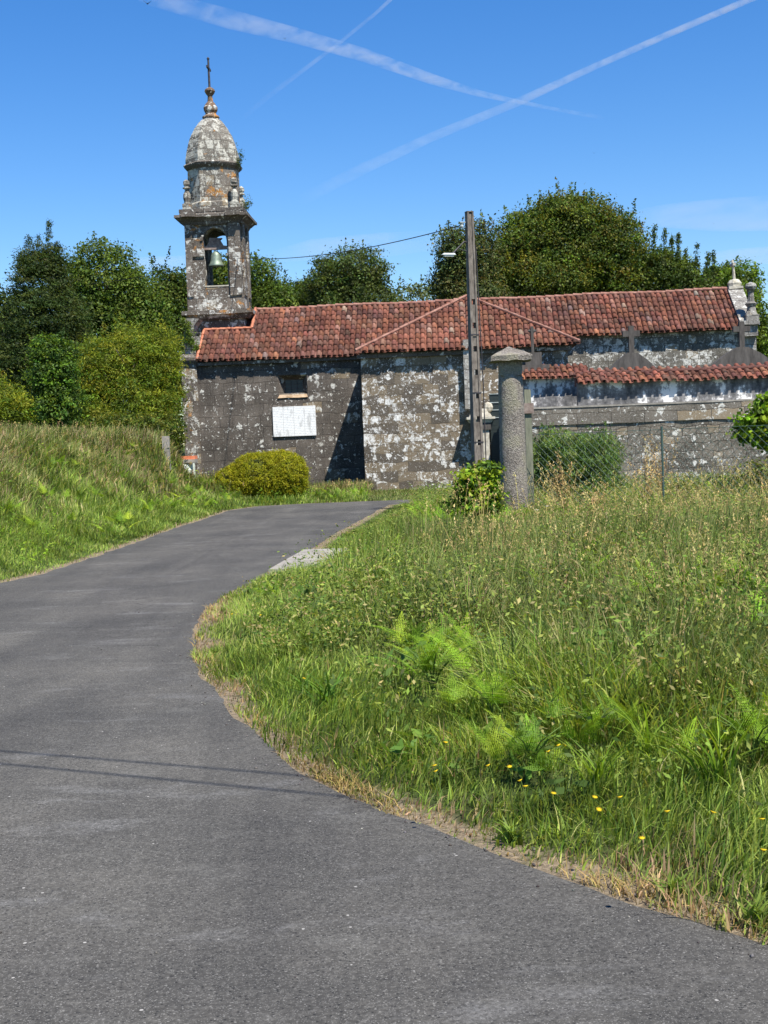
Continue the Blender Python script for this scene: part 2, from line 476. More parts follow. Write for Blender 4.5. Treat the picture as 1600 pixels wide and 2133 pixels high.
def cloud_mat(name, dens, wisp, lo, hi, xs, ops):
    """thin ice cloud as a real scattering volume; xs/ops give its density along the object's x axis"""
    m = bpy.data.materials.new(name); m.use_nodes = True
    nt = m.node_tree; nt.nodes.clear()
    out = nt.nodes.new("ShaderNodeOutputMaterial")
    tc = N(nt, "ShaderNodeTexCoord").outputs['Object']
    sv = N(nt, "ShaderNodeVectorMath", operation='MULTIPLY', inp={0: tc, 1: wisp}).outputs[0]
    a = ramp(nt, noise_n(nt, sv, 1.0, 5, 0.6, 0.5), [(lo, 0.05), (hi, 1.0)])
    x = N(nt, "ShaderNodeSeparateXYZ", inp={0: tc}).outputs[0]
    x0, x1 = min(xs), max(xs)
    t = math_n(nt, 'DIVIDE', math_n(nt, 'SUBTRACT', x, x0), x1 - x0, clamp=True)
    order = sorted(range(len(xs)), key=lambda i: xs[i])
    f = ramp(nt, t, [((xs[i] - x0) / (x1 - x0), ops[i]) for i in order])
    d = math_n(nt, 'MULTIPLY', math_n(nt, 'MULTIPLY', a, f), dens)
    v = N(nt, "ShaderNodeVolumeScatter", inp={'Color': (0.97, 0.98, 1, 1), 'Density': d, 'Anisotropy': 0.0})
    nt.links.new(v.outputs[0], out.inputs['Volume'])
    return m


# ------------------------------------------------------------------ terrain and road outlines (metres on the ground)
R_EDGE = np.array([(60, -3.5), (9, 1.0), (4.5, 1.9), (2.6, 2.75), (1.7, 3.5), (1.14, 4.17), (.88, 4.5), (.61, 4.91), (.33, 5.31), (-.05, 5.89), (-.27, 6.3), (-.56, 6.92), (-1.0, 8.41),
                   (-1.35, 9.73), (-1.55, 10.67), (-1.8, 12.77), (-1.86, 14.35), (-1.79, 15.51), (-1.39, 18.39), (-1.22, 21.25), (-.92, 25.81),
                   (-.30, 32.4), (-.12, 34.8), (.15, 37.2), (1.0, 38.0), (2.6, 38.2), (8, 38.2), (60, 37)], dtype=float)
L_EDGE = np.array([(60, 40), (8, 40.4), (2, 40.3), (-1, 40.25), (-2.3, 40.2), (-3.6, 39.6), (-4.25, 37.5), (-4.36, 33.48), (-4.55, 28.82), (-4.61, 24.6), (-4.7, 21.04), (-4.82, 19.06),
                   (-5.05, 17.85), (-5.6, 13), (-6.6, 9), (-9, 5.5), (-14, 3.5), (-60, 0)], dtype=float)
ROAD = np.vstack([R_EDGE, L_EDGE, [(-60, -25), (60, -25)]])


def densify(P, step=0.3):
    out = []
    for a, b in zip(P[:-1], P[1:]):
        n = max(1, int(np.hypot(*(b - a)) / step))
        if n > 60: n = 60
        for i in range(n): out.append(a + (b - a) * i / n)
    out.append(P[-1])
    return np.array(out)


def seg_dist(P, pts):
    d = np.full(len(pts), 1e9)
    for a, b in zip(P[:-1], P[1:]):
        ab = b - a; L = ab @ ab
        t = np.clip(((pts - a) @ ab) / L, 0, 1)
        q = pts - (a + t[:, None] * ab)
        d = np.minimum(d, np.hypot(q[:, 0], q[:, 1]))
    return d


def in_poly(P, pts):
    ins = np.zeros(len(pts), bool)
    x, y = pts[:, 0], pts[:, 1]
    j = len(P) - 1
    for i in range(len(P)):
        xi, yi = P[i]; xj, yj = P[j]
        if yi != yj:
            c = ((yi > y) != (yj > y)) & (x < (xj - xi) * (y - yi) / (yj - yi) + xi)
            ins ^= c
        j = i
    return ins


def sstep(a, b, x):
    t = np.clip((x - a) / (b - a), 0, 1)
    return t * t * (3 - 2 * t)


def vnoise(x, y, s, seed=0):
    """cheap smooth value noise, -1..1"""
    x = x * s + seed * 13.7; y = y * s + seed * 7.3
    xi, yi = np.floor(x), np.floor(y); fx, fy = x - xi, y - yi
    fx = fx * fx * (3 - 2 * fx); fy = fy * fy * (3 - 2 * fy)
    def h(a, b):
        v = np.sin(a * 127.1 + b * 311.7) * 43758.5453
        return v - np.floor(v)
    return 2 * ((h(xi, yi) * (1 - fx) + h(xi + 1, yi) * fx) * (1 - fy) + (h(xi, yi + 1) * (1 - fx) + h(xi + 1, yi + 1) * fx) * fy) - 1


def ground_h(pts):
    pts = np.asarray(pts, float)
    x, y = pts[:, 0], pts[:, 1]
    dl = seg_dist(L_EDGE, pts); dr = seg_dist(R_EDGE, pts)
    ins = in_poly(ROAD, pts)
    left = (~ins) & (x < -0.5) & (dl < dr)
    right = (~ins) & (~left)
    h = np.zeros(len(pts))
    bank = 2.05 * sstep(0.1, 4.4, dl) * (1 - sstep(42, 49, y) * sstep(-12, -9, x)) * (1 - sstep(41, 47, y) * sstep(-7.6, -5.6, x)) * (1 - sstep(-4.9, -3.9, x) * sstep(38.5, 40, y))
    bank = bank * (1 - 0.62 * sstep(-6.75, -5.95, x) * sstep(33, 37.5, y))
    h = np.where(left, bank + 0.06 * vnoise(x, y, 0.9) * sstep(0.3, 1.5, dl), h)
    rr = (0.10 * sstep(0.1, 1.2, dr) + 0.07 * vnoise(x, y, 0.6, 2) * sstep(0.4, 2, dr)) * (1 - sstep(28, 34, y))
    h = np.where(right, rr, h)
    h = np.where(ins, 0, h)
    return h


# ground: one sheet, fine near the camera and reaching the horizon
def axis(lo, hi, fine_lo, fine_hi, step, grow=1.28):
    v = list(np.arange(fine_lo, fine_hi + 1e-6, step))
    s = step
    while v[-1] < hi: s *= grow; v.append(v[-1] + s)
    s = step
    while v[0] > lo: s *= grow; v.insert(0, v[0] - s)
    return np.array(v)


gx = axis(-900, 900, -17, 14, 0.22); gy = axis(-300, 1500, 0, 56, 0.25)
GX, GY = np.meshgrid(gx, gy)
gp = np.stack([GX.ravel(), GY.ravel()], 1)
gz = ground_h(gp)
ins = in_poly(ROAD, gp)
de = np.minimum(seg_dist(L_EDGE, gp), seg_dist(R_EDGE, gp))
gz = np.where(ins & (de > 0.3), -0.02, gz)
verge = np.clip(1 - de / 0.34, 0, 1)
nx, ny = len(gx), len(gy)
idx = np.arange(nx * ny).reshape(ny, nx)
quads = np.stack([idx[:-1, :-1], idx[:-1, 1:], idx[1:, 1:], idx[1:, :-1]], -1).reshape(-1, 4)
mg, nt, b = new_mat("soil_and_roots", 0.95, 0.1)
tc = N(nt, "ShaderNodeTexCoord").outputs['Object']
att = N(nt, "ShaderNodeAttribute", attribute_name="Col").outputs['Color']
n1 = noise_n(nt, tc, 3.0, 8, 0.7); n2 = noise_n(nt, tc, 30, 5, 0.7)
cg = ramp(nt, n1, [(0.35, (0.035, 0.05, 0.015)), (0.6, (0.075, 0.10, 0.028))])
cd = ramp(nt, n2, [(0.35, (0.13, 0.10, 0.065)), (0.62, (0.33, 0.26, 0.17))])
fv = math_n(nt, 'ADD', N(nt, "ShaderNodeSeparateXYZ", inp={0: att}).outputs[0], math_n(nt, 'MULTIPLY', math_n(nt, 'SUBTRACT', n1, 0.5), 0.9))
nt.links.new(mix(nt, ramp(nt, fv, [(0.3, 0.0), (0.6, 1.0)]), cg, cd), b.inputs['Base Color'])
bp = N(nt, "ShaderNodeBump", inp={'Strength': 1.0, 'Distance': 0.03, 'Height': n2})
nt.links.new(bp.outputs[0], b.inputs['Normal'])
g = np_mesh("ground", np.column_stack([gp, gz]), [quads], mg, col=np.repeat(verge[:, None], 3, 1), smooth=True)
tag(g, kind="structure")

# road: sheet 4 mm above, ragged edges
def ragged(P, amp, seed):
    D = densify(P, 0.12 if seed else 0.15)
    t = np.gradient(D, axis=0); t /= np.maximum(np.hypot(t[:, 0], t[:, 1]), 1e-6)[:, None]
    n = np.stack([-t[:, 1], t[:, 0]], 1)
    k = vnoise(np.arange(len(D)) * 0.37, np.zeros(len(D)), 1, seed) + 0.6 * vnoise(np.arange(len(D)) * 1.3, np.zeros(len(D)), 1, seed + 3)
    near = np.abs(D[:, 0]) < 20
    return D + n * (k * amp * near)[:, None]


def asphalt():
    m, nt, b = new_mat("asphalt", 0.9, 0.25)
    tc = N(nt, "ShaderNodeTexCoord").outputs['Object']
    n1 = noise_n(nt, tc, 0.55, 5, 0.6); n2 = noise_n(nt, tc, 55, 3, 0.8); n3 = noise_n(nt, tc, 9, 6, 0.7)
    f = math_n(nt, 'ADD', math_n(nt, 'MULTIPLY', n2, 0.75), math_n(nt, 'MULTIPLY', n3, 0.25))
    c = ramp(nt, f, [(0.28, (0.034, 0.0325, 0.0285)), (0.5, (0.069, 0.0655, 0.057)), (0.70, (0.13, 0.124, 0.108))])
    c = mix(nt, 1.0, c, ramp(nt, n1, [(0.35, (0.78, 0.78, 0.79)), (0.65, (1.22, 1.2, 1.18))]), 'MULTIPLY')
    # stones in the surface
    for sc, thr, colr in ((170.0, 0.34, (0.19, 0.183, 0.165)), (95.0, 0.06, (0.21, 0.20, 0.18)), (60.0, 0.002, (0.42, 0.40, 0.36)), (80.0, 0.16, (0.012, 0.012, 0.012))):
        v = N(nt, "ShaderNodeTexVoronoi", inp={'Vector': tc, 'Scale': sc})
        k = N(nt, "ShaderNodeSeparateXYZ", inp={0: v.outputs['Color']}).outputs[1]
        msk = math_n(nt, 'MULTIPLY', math_n(nt, 'LESS_THAN', k, thr), math_n(nt, 'LESS_THAN', v.outputs['Distance'], 0.36))
        c = mix(nt, math_n(nt, 'MULTIPLY', msk, 0.75), c, colr)
    # dusty worn patches, drawn out across the lane
    sv = N(nt, "ShaderNodeVectorMath", operation='MULTIPLY', inp={0: tc, 1: (0.9, 1.9, 1)}).outputs[0]
    d = noise_n(nt, sv, 1.1, 7, 0.7, 0.3)
    dm = math_n(nt, 'MULTIPLY', ramp(nt, d, [(0.56, 0.0), (0.70, 0.55)]), ramp(nt, n2, [(0.4, 0.3), (0.6, 1.0)]))
    c = mix(nt, dm, c, (0.20, 0.195, 0.185))
    # wheel tracks polished paler along the lane, darker oily crown between
    wv = N(nt, "ShaderNodeVectorMath", operation='MULTIPLY', inp={0: tc, 1: (0.9, 0.12, 1)}).outputs[0]
    wt = noise_n(nt, wv, 1.3, 4, 0.6, 0.8)
    c = mix(nt, 1.0, c, ramp(nt, wt, [(0.38, (0.88, 0.88, 0.885)), (0.62, (1.16, 1.155, 1.14))]), 'MULTIPLY')
    sc2 = N(nt, "ShaderNodeVectorMath", operation='MULTIPLY', inp={0: tc, 1: (2.2, 4.5, 1)}).outputs[0]
    sp = math_n(nt, 'MULTIPLY', ramp(nt, noise_n(nt, sc2, 0.8, 5, 0.65), [(0.58, 0.0), (0.74, 0.5)]), ramp(nt, n2, [(0.4, 0.4), (0.6, 1.0)]))
    c = mix(nt, sp, c, (0.17, 0.163, 0.143))
    ck = N(nt, "ShaderNodeTexVoronoi", feature='DISTANCE_TO_EDGE', inp={'Vector': N(nt, "ShaderNodeVectorMath", operation='ADD', inp={0: tc, 1: N(nt, "ShaderNodeVectorMath", operation='SCALE', inp={0: N(nt, "ShaderNodeTexNoise", inp={'Vector': tc, 'Scale': 3.0, 'Detail': 5.0}).outputs['Color'], 'Scale': 0.5}).outputs[0]}).outputs[0], 'Scale': 0.42}).outputs['Distance']
    ckm = math_n(nt, 'MULTIPLY', ramp(nt, ck, [(0.0, 0.75), (0.0045, 0.0)]), ramp(nt, n1, [(0.50, 0.0), (0.58, 1.0)]))
    c = mix(nt, ckm, c, (0.015, 0.014, 0.013))
    dk = ramp(nt, noise_n(nt, sc2, 0.55, 6, 0.7, 0.4), [(0.30, 0.5), (0.36, 0.0)])
    c = mix(nt, dk, c, (0.022, 0.021, 0.02))
    nt.links.new(c, b.inputs['Base Color'])
    bp = N(nt, "ShaderNodeBump", inp={'Strength': 0.9, 'Distance': 0.006, 'Height': f})
    nt.links.new(bp.outputs[0], b.inputs['Normal'])
    return m


M['asphalt'] = asphalt()
mb = MB()
outline = np.vstack([ragged(R_EDGE, 0.035, 1), ragged(L_EDGE, 0.05, 2), [(-60, -25), (60, -25)]])
vs = mb.verts([(x, y, 0.004) for x, y in outline])
bottom = mb.verts([(x, y, -0.05) for x, y in outline])
for i in range(len(vs)):
    j = (i + 1) % len(vs); mb.face([vs[i], bottom[i], bottom[j], vs[j]])
cv, ce, cf, *_ = delaunay_2d_cdt([Vector((x, y)) for x, y in outline], [(i, (i + 1) % len(outline)) for i in range(len(outline))], [], 1, 1e-5)
tv = mb.verts([(v.x, v.y, 0.004) for v in cv])
for t_ in cf: mb.face([tv[i] for i in t_])
bmesh.ops.remove_doubles(mb.bm, verts=mb.bm.verts[:], dist=1e-4)
road = mb.build("road", M['asphalt'])
tag(road, kind="structure")

# ------------------------------------------------------------------ vegetation generators
def pal(n, cols, w=None, jit=0.15):
    cols = np.array(cols, float)
    k = rng.choice(len(cols), n, p=None if w is None else np.array(w) / sum(w))
    c = cols[k] * (1 + rng.normal(0, jit, (n, 1))) * (1 + rng.normal(0, jit * 0.3, (n, 3)))
    c = c * np.array([1.8, 1.6, 1.2])
    return np.clip(c, 0.004, 0.85)


def blades(P, h, w, lean, az, col, segs=3, tipcol=None, curl=1.0):
    n = len(P)
    t = np.linspace(0, 1, segs + 1)
    dirv = np.stack([np.cos(az), np.sin(az)], 1)
    tw = az + np.pi / 2 + rng.normal(0, 0.7, n)
    side = np.stack([np.cos(tw), np.sin(tw)], 1)
    V = np.zeros((n, segs + 1, 2, 3), np.float32)
    C = np.zeros((n, segs + 1, 2, 3), np.float32)
    for i, ti in enumerate(t):
        out = h * lean * ti ** 2 * curl
        z = h * (ti - 0.42 * lean * ti ** 2)
        cx = P[:, 0] + dirv[:, 0] * out; cy = P[:, 1] + dirv[:, 1] * out; cz = P[:, 2] + z
        ww = w * (1 - ti ** 1.6) * (0.65 + 0.7 * ti if ti < 0.5 else 1.0) * 0.5 + 0.0004
        V[:, i, 0] = np.stack([cx - side[:, 0] * ww, cy - side[:, 1] * ww, cz], 1)
        V[:, i, 1] = np.stack([cx + side[:, 0] * ww, cy + side[:, 1] * ww, cz], 1)
        cc = col if tipcol is None else col * (1 - ti ** 2) + tipcol * ti ** 2
        C[:, i, 0] = cc; C[:, i, 1] = cc
    base = (np.arange(n) * (segs + 1) * 2)[:, None]
    q = np.concatenate([base + np.array([[2 * i, 2 * i + 1, 2 * i + 3, 2 * i + 2]]) for i in range(segs)], 0)
    return V.reshape(-1, 3), q, C.reshape(-1, 3)


def leaf_quads(Cn, size, aspect, normal, col, spread=0.9, droop=None):
    """rhombic leaves; normal (n,3) preferred facing, spread = randomness; droop = preferred long axis"""
    n = len(Cn)
    nrm = normal + rng.normal(0, spread, (n, 3))
    nrm /= np.linalg.norm(nrm, axis=1)[:, None] + 1e-9
    r = rng.normal(0, 1, (n, 3)) if droop is None else droop + rng.normal(0, 0.45, (n, 3))
    u = r - (r * nrm).sum(1)[:, None] * nrm
    u /= np.linalg.norm(u, axis=1)[:, None] + 1e-9
    v = np.cross(nrm, u)
    L = (size * (0.6 + 0.8 * rng.random(n)))[:, None] * 0.5 if np.ndim(size) == 0 else size[:, None] * 0.5
    W = L * aspect
    V = np.stack([Cn - u * L, Cn + v * W - u * L * 0.1, Cn + u * L, Cn - v * W - u * L * 0.1], 1)
    q = np.arange(n * 4).reshape(n, 4)
    return V.reshape(-1, 3), q, np.repeat(col, 4, 0)


class Bag:
    def __init__(s): s.V, s.F, s.C, s.n = [], [], [], 0
    def add(s, t):
        V, q, C = t
        s.V.append(V); s.F.append(q + s.n); s.C.append(C); s.n += len(V)
    def build(s, name, mat, parent=None):
        return np_mesh(name, np.concatenate(s.V), [np.concatenate(s.F)], mat, parent, np.concatenate(s.C))


def crown(lobes, n_clump, per, clump_r, leaf, cols, w=None, aspect=0.55, flat=0.6, hollow=0.55, droop=None, jit=0.16, clumpjit=0.25, spikes=0, spike_h=0.6, spread=0.8):
    """lobes [(x,y,z,rx,ry,rz)] in local metres; clumps of leaves spread through each lobe, thickest near its skin"""
    bag = Bag()
    vol = np.array([l[3] * l[5] + l[4] * l[5] for l in lobes]); vol = vol + 0.04 * vol.max(); vol = vol / vol.sum()
    which = rng.choice(len(lobes), n_clump, p=vol)
    L = np.array(lobes)[which]
    d = rng.normal(0, 1, (n_clump, 3)); d /= np.linalg.norm(d, axis=1)[:, None]
    r = hollow + (1.08 - hollow) * rng.random(n_clump) ** 0.6
    cc = L[:, :3] + d * L[:, 3:] * r[:, None]
    tone = pal(n_clump, cols, w, clumpjit)
    cr = clump_r * (0.55 + 0.9 * rng.random(n_clump))
    k = rng.poisson(per, n_clump).clip(3)
    ci = np.repeat(np.arange(n_clump), k)
    o = rng.normal(0, 0.5, (len(ci), 3)); o[:, 2] *= flat
    pts = cc[ci] + o * cr[ci][:, None]
    nrm = d[ci] * 0.6 + np.array([0, 0, 0.5])
    col = np.clip(tone[ci] * (1 + rng.normal(0, jit, (len(ci), 1))), 0.004, 0.9)
    bag.add(leaf_quads(pts, leaf, aspect, nrm, col, spread, None if droop is None else np.array(droop)))
    if spikes:
        up = [i for i in range(n_clump) if d[i, 2] > 0.15]
        for i in rng.choice(up, min(spikes, len(up)), replace=False):
            m = int(per * 0.9)
            hh = spike_h * (0.4 + 0.8 * rng.random())
            t = rng.random(m)
            ax_ = d[i] * 0.35 + np.array([rng.normal(0, .12), rng.normal(0, .12), 1.0])
            p = L[i, :3] + d[i] * L[i, 3:] * 1.0 + t[:, None] * hh * ax_ + rng.normal(0, 0.09, (m, 3)) * (1.15 - t)[:, None]
            bag.add(leaf_quads(p, leaf, aspect, np.tile([0, -0.3, 0.4], (m, 1)), np.repeat(tone[i:i + 1], m, 0) * (1 + rng.normal(0, jit, (m, 1))).clip(0.4, 1.8), 0.9))
    return bag


def trunk(name, parent, h, r, limbs=5, spread=1.2, lean=0.1, start=0.35):
    mb = MB()
    pts = [(lean * t * t * h * 0.3, 0.05 * math.sin(5 * t), h * t) for t in (0, .2, .4, .6, .8, 1)]
    mb.tube(pts, [r * (1.15 - 0.85 * t) for t in (0, .2, .4, .6, .8, 1)], 7)
    for i in range(limbs):
        t = start + (0.95 - start) * i / max(1, limbs - 1)
        a = i * 2.4 + random.random()
        p0 = Vector((lean * t * t * h * 0.3, 0, h * t))
        sp = spread * (0.7 + 0.5 * random.random())
        p1 = p0 + Vector((math.cos(a) * sp * 0.5, math.sin(a) * sp * 0.5, sp * 0.35))
        p2 = p0 + Vector((math.cos(a) * sp, math.sin(a) * sp, sp * 0.85))
        mb.tube([p0, p1, p2], [r * 0.42, r * 0.28, r * 0.1], 5)
    return mb.build(name, M['bark'], parent, rough=r * 0.15, smooth=True)


def plant(name, loc, label, cat, bag, group=None, stem=None, leafname="crown", mat=None):
    e = empty(name, loc, label, cat, group)
    bag.build(leafname, mat or M['foliage'], e)
    if stem: trunk("trunk", e, **stem)
    return e


def gz_at(x, y): return float(ground_h(np.array([[x, y]]))[0])


# ------------------------------------------------------------------ church
church = empty("church", (CH_O[0], CH_O[1], 0), "old granite village church with red tiled roofs and a domed bell tower at left", "church", rz=-YAW)


def ch_world(x, y, z):
    c, s = math.cos(-YAW), math.sin(-YAW)
    return Vector((CH_O[0] + x * c - y * s, CH_O[1] + x * s + y * c, z))


def wall_box(name, mat, x0, x1, y0, y1, z0, z1, parent, rough=0.03, step=0.45):
    """solid wall block, its faces cut into a grid and roughened so edges are not ruler-straight"""
    mb = MB()
    bx = max(1, int((x1 - x0) / step)); bz = max(1, int((z1 - z0) / step)); by = max(1, int((y1 - y0) / step))
    mb.box(x0, x1, y0, y1, z0, z1)
    bm = mb.bm
    for axn, a, b_, n in ((0, x0, x1, bx), (1, y0, y1, by), (2, z0, z1, bz)):
        for i in range(1, n):
            co = [0, 0, 0]; co[axn] = a + (b_ - a) * i / n
            no = [0, 0, 0]; no[axn] = 1
            bmesh.ops.bisect_plane(bm, geom=bm.verts[:] + bm.edges[:] + bm.faces[:], plane_co=co, plane_no=no)
    return mb.build(name, mat, parent, rough=rough, scale=1.7)


# nave wall with the splayed window opening
mb = MB()
WX0, WX1, WZ0, WZ1 = 3.62, 4.73, 3.70, 4.42         # outer edge of the splay
IX0, IX1, IZ0, IZ1 = 3.86, 4.52, 3.78, 4.26
xs = sorted(set([0.55, 1.2, 1.9, 2.6, 3.2, WX0, WX1, 5.3, 5.9, 6.5, 7.2])); zs = sorted(set([-0.3, 0.5, 1.1, 1.7, 2.3, 2.9, 3.4, WZ0, WZ1, 4.8, 5.2]))
grid = {}
for i, x in enumerate(xs):
    for j, z in enumerate(zs): grid[i, j] = mb.bm.verts.new((x, 0, z))
for i in range(len(xs) - 1):
    for j in range(len(zs) - 1):
        if WX0 <= xs[i] < WX1 and WZ0 <= zs[j] < WZ1: continue
        mb.face([grid[i, j], grid[i + 1, j], grid[i + 1, j + 1], grid[i, j + 1]])
bb = mb.verts([(0.55, 0.9, -0.3), (7.2, 0.9, -0.3), (7.2, 0.9, 5.2), (0.55, 0.9, 5.2)])
mb.face(bb[::-1])
io = mb.verts([(IX0, 0.42, IZ0), (IX1, 0.42, IZ0), (IX1, 0.42, IZ1), (IX0, 0.42, IZ1)])
wi0, wi1, wj0, wj1 = xs.index(WX0), xs.index(WX1), zs.index(WZ0), zs.index(WZ1)
oo = [grid[wi0, wj0], grid[wi1, wj0], grid[wi1, wj1], grid[wi0, wj1]]
for k in range(4): mb.face([oo[k], oo[(k + 1) % 4], io[(k + 1) % 4], io[k]])
mb.build("nave_wall", M['nave'], church, rough=0.025, scale=1.7)
win = MB(); win.box(IX0 - .02, IX1 + .02, 0.425, 0.46, IZ0 - .02, IZ1 + .02); wo = win.build("window", M['dark'], church)
fr = MB()
for zz in (3.93, 4.09): fr.box(IX0, IX1, 0.40, 0.418, zz, zz + 0.018)
for xx in (4.06, 4.30): fr.box(xx, xx + .018, 0.383, 0.40, IZ0, IZ1)
fr.build("window_bars", M['iron'], wo)
sl = MB(); sl.box(3.60, 4.74, -0.05, 0.36, 3.575, 3.695, top=(3.66, 4.70, -0.03, 0.36)); sl.build("window_sill", M['tansill'], wo, cuts=2, rough=0.02, scale=5)
# west corner pilaster with its capital and the scroll block above
pl = MB()
pl.box(-0.02, 0.56, -0.10, 0.5, -0.3, 5.05)
pl.box(-0.10, 0.64, -0.18, 0.55, 5.05, 5.13)
pl.box(-0.16, 0.70, -0.24, 0.6, 5.13, 5.24)
pl.box(-0.06, 0.52, -0.12, 0.5, 5.24, 5.36, top=(0.0, 0.42, -0.05, 0.45))
pl.build("corner_pilaster", M['tower'], church, bevel=0.02, cuts=1, rough=0.03, scale=2)
sc = MB()
sc.extrude_poly([(0.02, 5.36), (0.42, 5.36), (0.46, 5.62), (0.62, 5.78), (0.58, 6.05), (0.36, 6.15), (0.42, 6.5), (0.62, 6.75), (0.1, 6.75), (0.02, 6.3)], 0.55, 1.4)
sc.build("front_scroll", M['white_stone'], church, cuts=1, rough=0.04, scale=2)
# west front behind the pilaster
wf = MB(); wf.extrude_poly([(0.5, -0.3), (0.02, -0.3), (0.02, 5.2), (0.5, 5.2)], 0.5, 5.4); wf.build("west_front", M['nave'], church)
# north side and back of the nave (never seen from the lane but the building is closed)
nb = MB(); nb.box(0.55, 20.9, 4.9, 5.4, -0.3, 5.1); nb.build("rear_wall", M['nave'], church)
wall_box("chapel_wall", M['chapel'], 6.98, 14.31, -2.9, 0.02, -0.3, 4.98, church, rough=0.02)
wall_box("chancel_wall", M['chancel'], 14.32, 21.1, 0.62, 1.3, -0.3, 5.66, church, rough=0.03)
# eaves boards of stone
cn = MB(); cn.box(0.6, 7.1, -0.16, 0.1, 4.90, 5.02); cn.build("nave_cornice", M['cornice'], church, cuts=0)
cn = MB(); cn.box(6.86, 14.44, -3.03, -2.88, 4.74, 4.88); cn.build("chapel_cornice", M['cornice'], church)
cn = MB(); cn.box(14.4, 21.0, 0.46, 0.64, 5.46, 5.58); cn.build("chancel_cornice", M['cornice'], church)

TILE = dict(a=(0.22, 0.092, 0.062), b=(0.26, 0.105, 0.065), c=(0.33, 0.135, 0.08), d=(0.16, 0.078, 0.058), e=(0.11, 0.062, 0.05), f=(0.40, 0.28, 0.21), g=(0.27, 0.21, 0.18), h=(0.44, 0.18, 0.10), i=(0.28, 0.15, 0.11))


def tiles(name, origin, U, Vd, width, length, inside, weights, pitch=0.205, tl=0.36, parent=None, under=True, seed=1):
    """barrel tiles: U along the eave, Vd up the slope, covers over channels; inside(u, v) clips"""
    r = np.random.default_rng(seed)
    U = np.array(U, float); Vd = np.array(Vd, float); Nn = np.cross(U, Vd); Nn /= np.linalg.norm(Nn)
    if Nn[2] < 0: Nn = -Nn
    keys = 'abcdefghi'; pc = np.array([TILE[k] for k in keys]); w = np.array(weights, float); w /= w.sum()
    V, F, C = [], [], []
    nc = int(width / pitch) + 1; nr = int(length / tl) + 1
    ang = np.linspace(0, math.pi, 6)
    n0 = 0
    for i in range(nc):
        u = (i + 0.5) * pitch
        cj = r.normal(0, 0.008)
        for j in range(nr):
            v = j * tl
            if not inside(u, v + tl * 0.4): continue
            base = (0.72 * pc[r.choice(9, p=w)] + 0.28 * pc[0]) * (1 + r.normal(0, 0.13)) * (1 + r.normal(0, 0.04, 3))
            du = cj + r.normal(0, 0.006); lift = r.normal(0, 0.004); ln = tl * 1.18; sk = r.normal(0, 0.01)
            v0 = v + r.normal(0, 0.016) - (0.03 if j == 0 else 0)
            lift += 0.022 * math.sin(u * 0.83 + 1.1) * math.sin(v * 1.3 + 0.4 + u * 0.21) + 0.010 * math.sin(u * 3.1)
            if r.random() < 0.04: lift += 0.014; sk = r.normal(0, 0.05)
            for kind in (0, 1):
                if kind == 1 and not under: continue
                ring = []
                for (vv, rad, hh) in ((v0, 0.088, 0.032 + lift), (v0 + ln, 0.074, 0.010 + lift)):
                    for a in ang:
                        if kind == 0: p = np.array(origin) + U * (u + du + sk * (vv - v0) + rad * math.cos(a)) + Vd * vv + Nn * (hh + rad * 0.85 * math.sin(a))
                        else: p = np.array(origin) + U * (u + pitch / 2 + du + rad * math.cos(a)) + Vd * (vv - 0.03) + Nn * (hh + 0.03 - rad * 0.6 * math.sin(a))
                        ring.append(p)
                # thickness lip at the low end
                if kind == 0:
                    for a in ang:
                        ring.append(np.array(origin) + U * (u + du + 0.074 * math.cos(a)) + Vd * (v0 + 0.004) + Nn * (0.032 + lift + 0.074 * 0.85 * math.sin(a)))
                V += ring
                for k in range(5):
                    F.append((n0 + k, n0 + k + 1, n0 + 7 + k, n0 + 6 + k))
                    if kind == 0: F.append((n0 + k, n0 + 12 + k, n0 + 13 + k, n0 + k + 1))
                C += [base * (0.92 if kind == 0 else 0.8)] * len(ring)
                n0 += len(ring)
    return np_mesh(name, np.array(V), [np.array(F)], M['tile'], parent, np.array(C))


PX, PY = math.cos(math.atan(0.71)), math.sin(math.atan(0.71))        # roof pitch
# nave + chancel: one slope, ridge at y 2.7, z 7.2


def nave_inside(u, v):
    x = u + 0.6; y = -0.25 + v * PX
    if x > 14.3 and y < 0.45: return False
    if x < 2.45 and y > 1.45: return False           # the tower stands here
    if x > 21.0: return False
    if 7.1 < x < 14.2 and y < -0.1: return True
    # clip the strip hidden below the chapel roof so tiles do not poke through
    return v < 3.60


rf_w = (7, 4, 1.8, 5, 2.6, 0.45, 0.3, 0.45, 3)
nr = tiles("nave_roof", (0.6, -0.25, 5.06), (1, 0, 0), (0, PX, PY), 20.5, 3.63, nave_inside, rf_w, parent=church, seed=3)
mb = MB()
v = mb.verts([(0.6, -0.2, 5.04), (14.35, -0.2, 5.04), (14.35, 0.42, 5.48), (21.0, 0.42, 5.48), (21.0, 2.72, 7.1), (0.6, 2.72, 7.1)])
mb.face(v)
w = mb.verts([(0.6, 5.7, 5.0), (21.0, 5.7, 5.0)]); mb.face([v[5], v[4], w[1], w[0]])
mb.build("roof_deck", simple("clay_deck", (0.06, 0.03, 0.025), (0.14, 0.06, 0.045), 9), church)
rg = MB()
x = 2.45
while x < 21.0:
    z = 7.235 + 0.02 * math.sin(x * 1.3) + random.uniform(-.008, .008)
    rg.tube([(x, 2.71, z), (x + 0.40, 2.71, z - 0.015)], [0.075, 0.06], 8); x += 0.36
rg.build("ridge_tiles", M['mortar'], church)
vg = MB()
for k in range(6):
    t0 = k / 6; vg.tube([(0.62, -0.25 + 1.75 * t0, 5.13 + 1.24 * t0), (0.62, -0.25 + 1.75 * (t0 + .19), 5.12 + 1.24 * (t0 + .19))], [0.07, 0.06], 7)
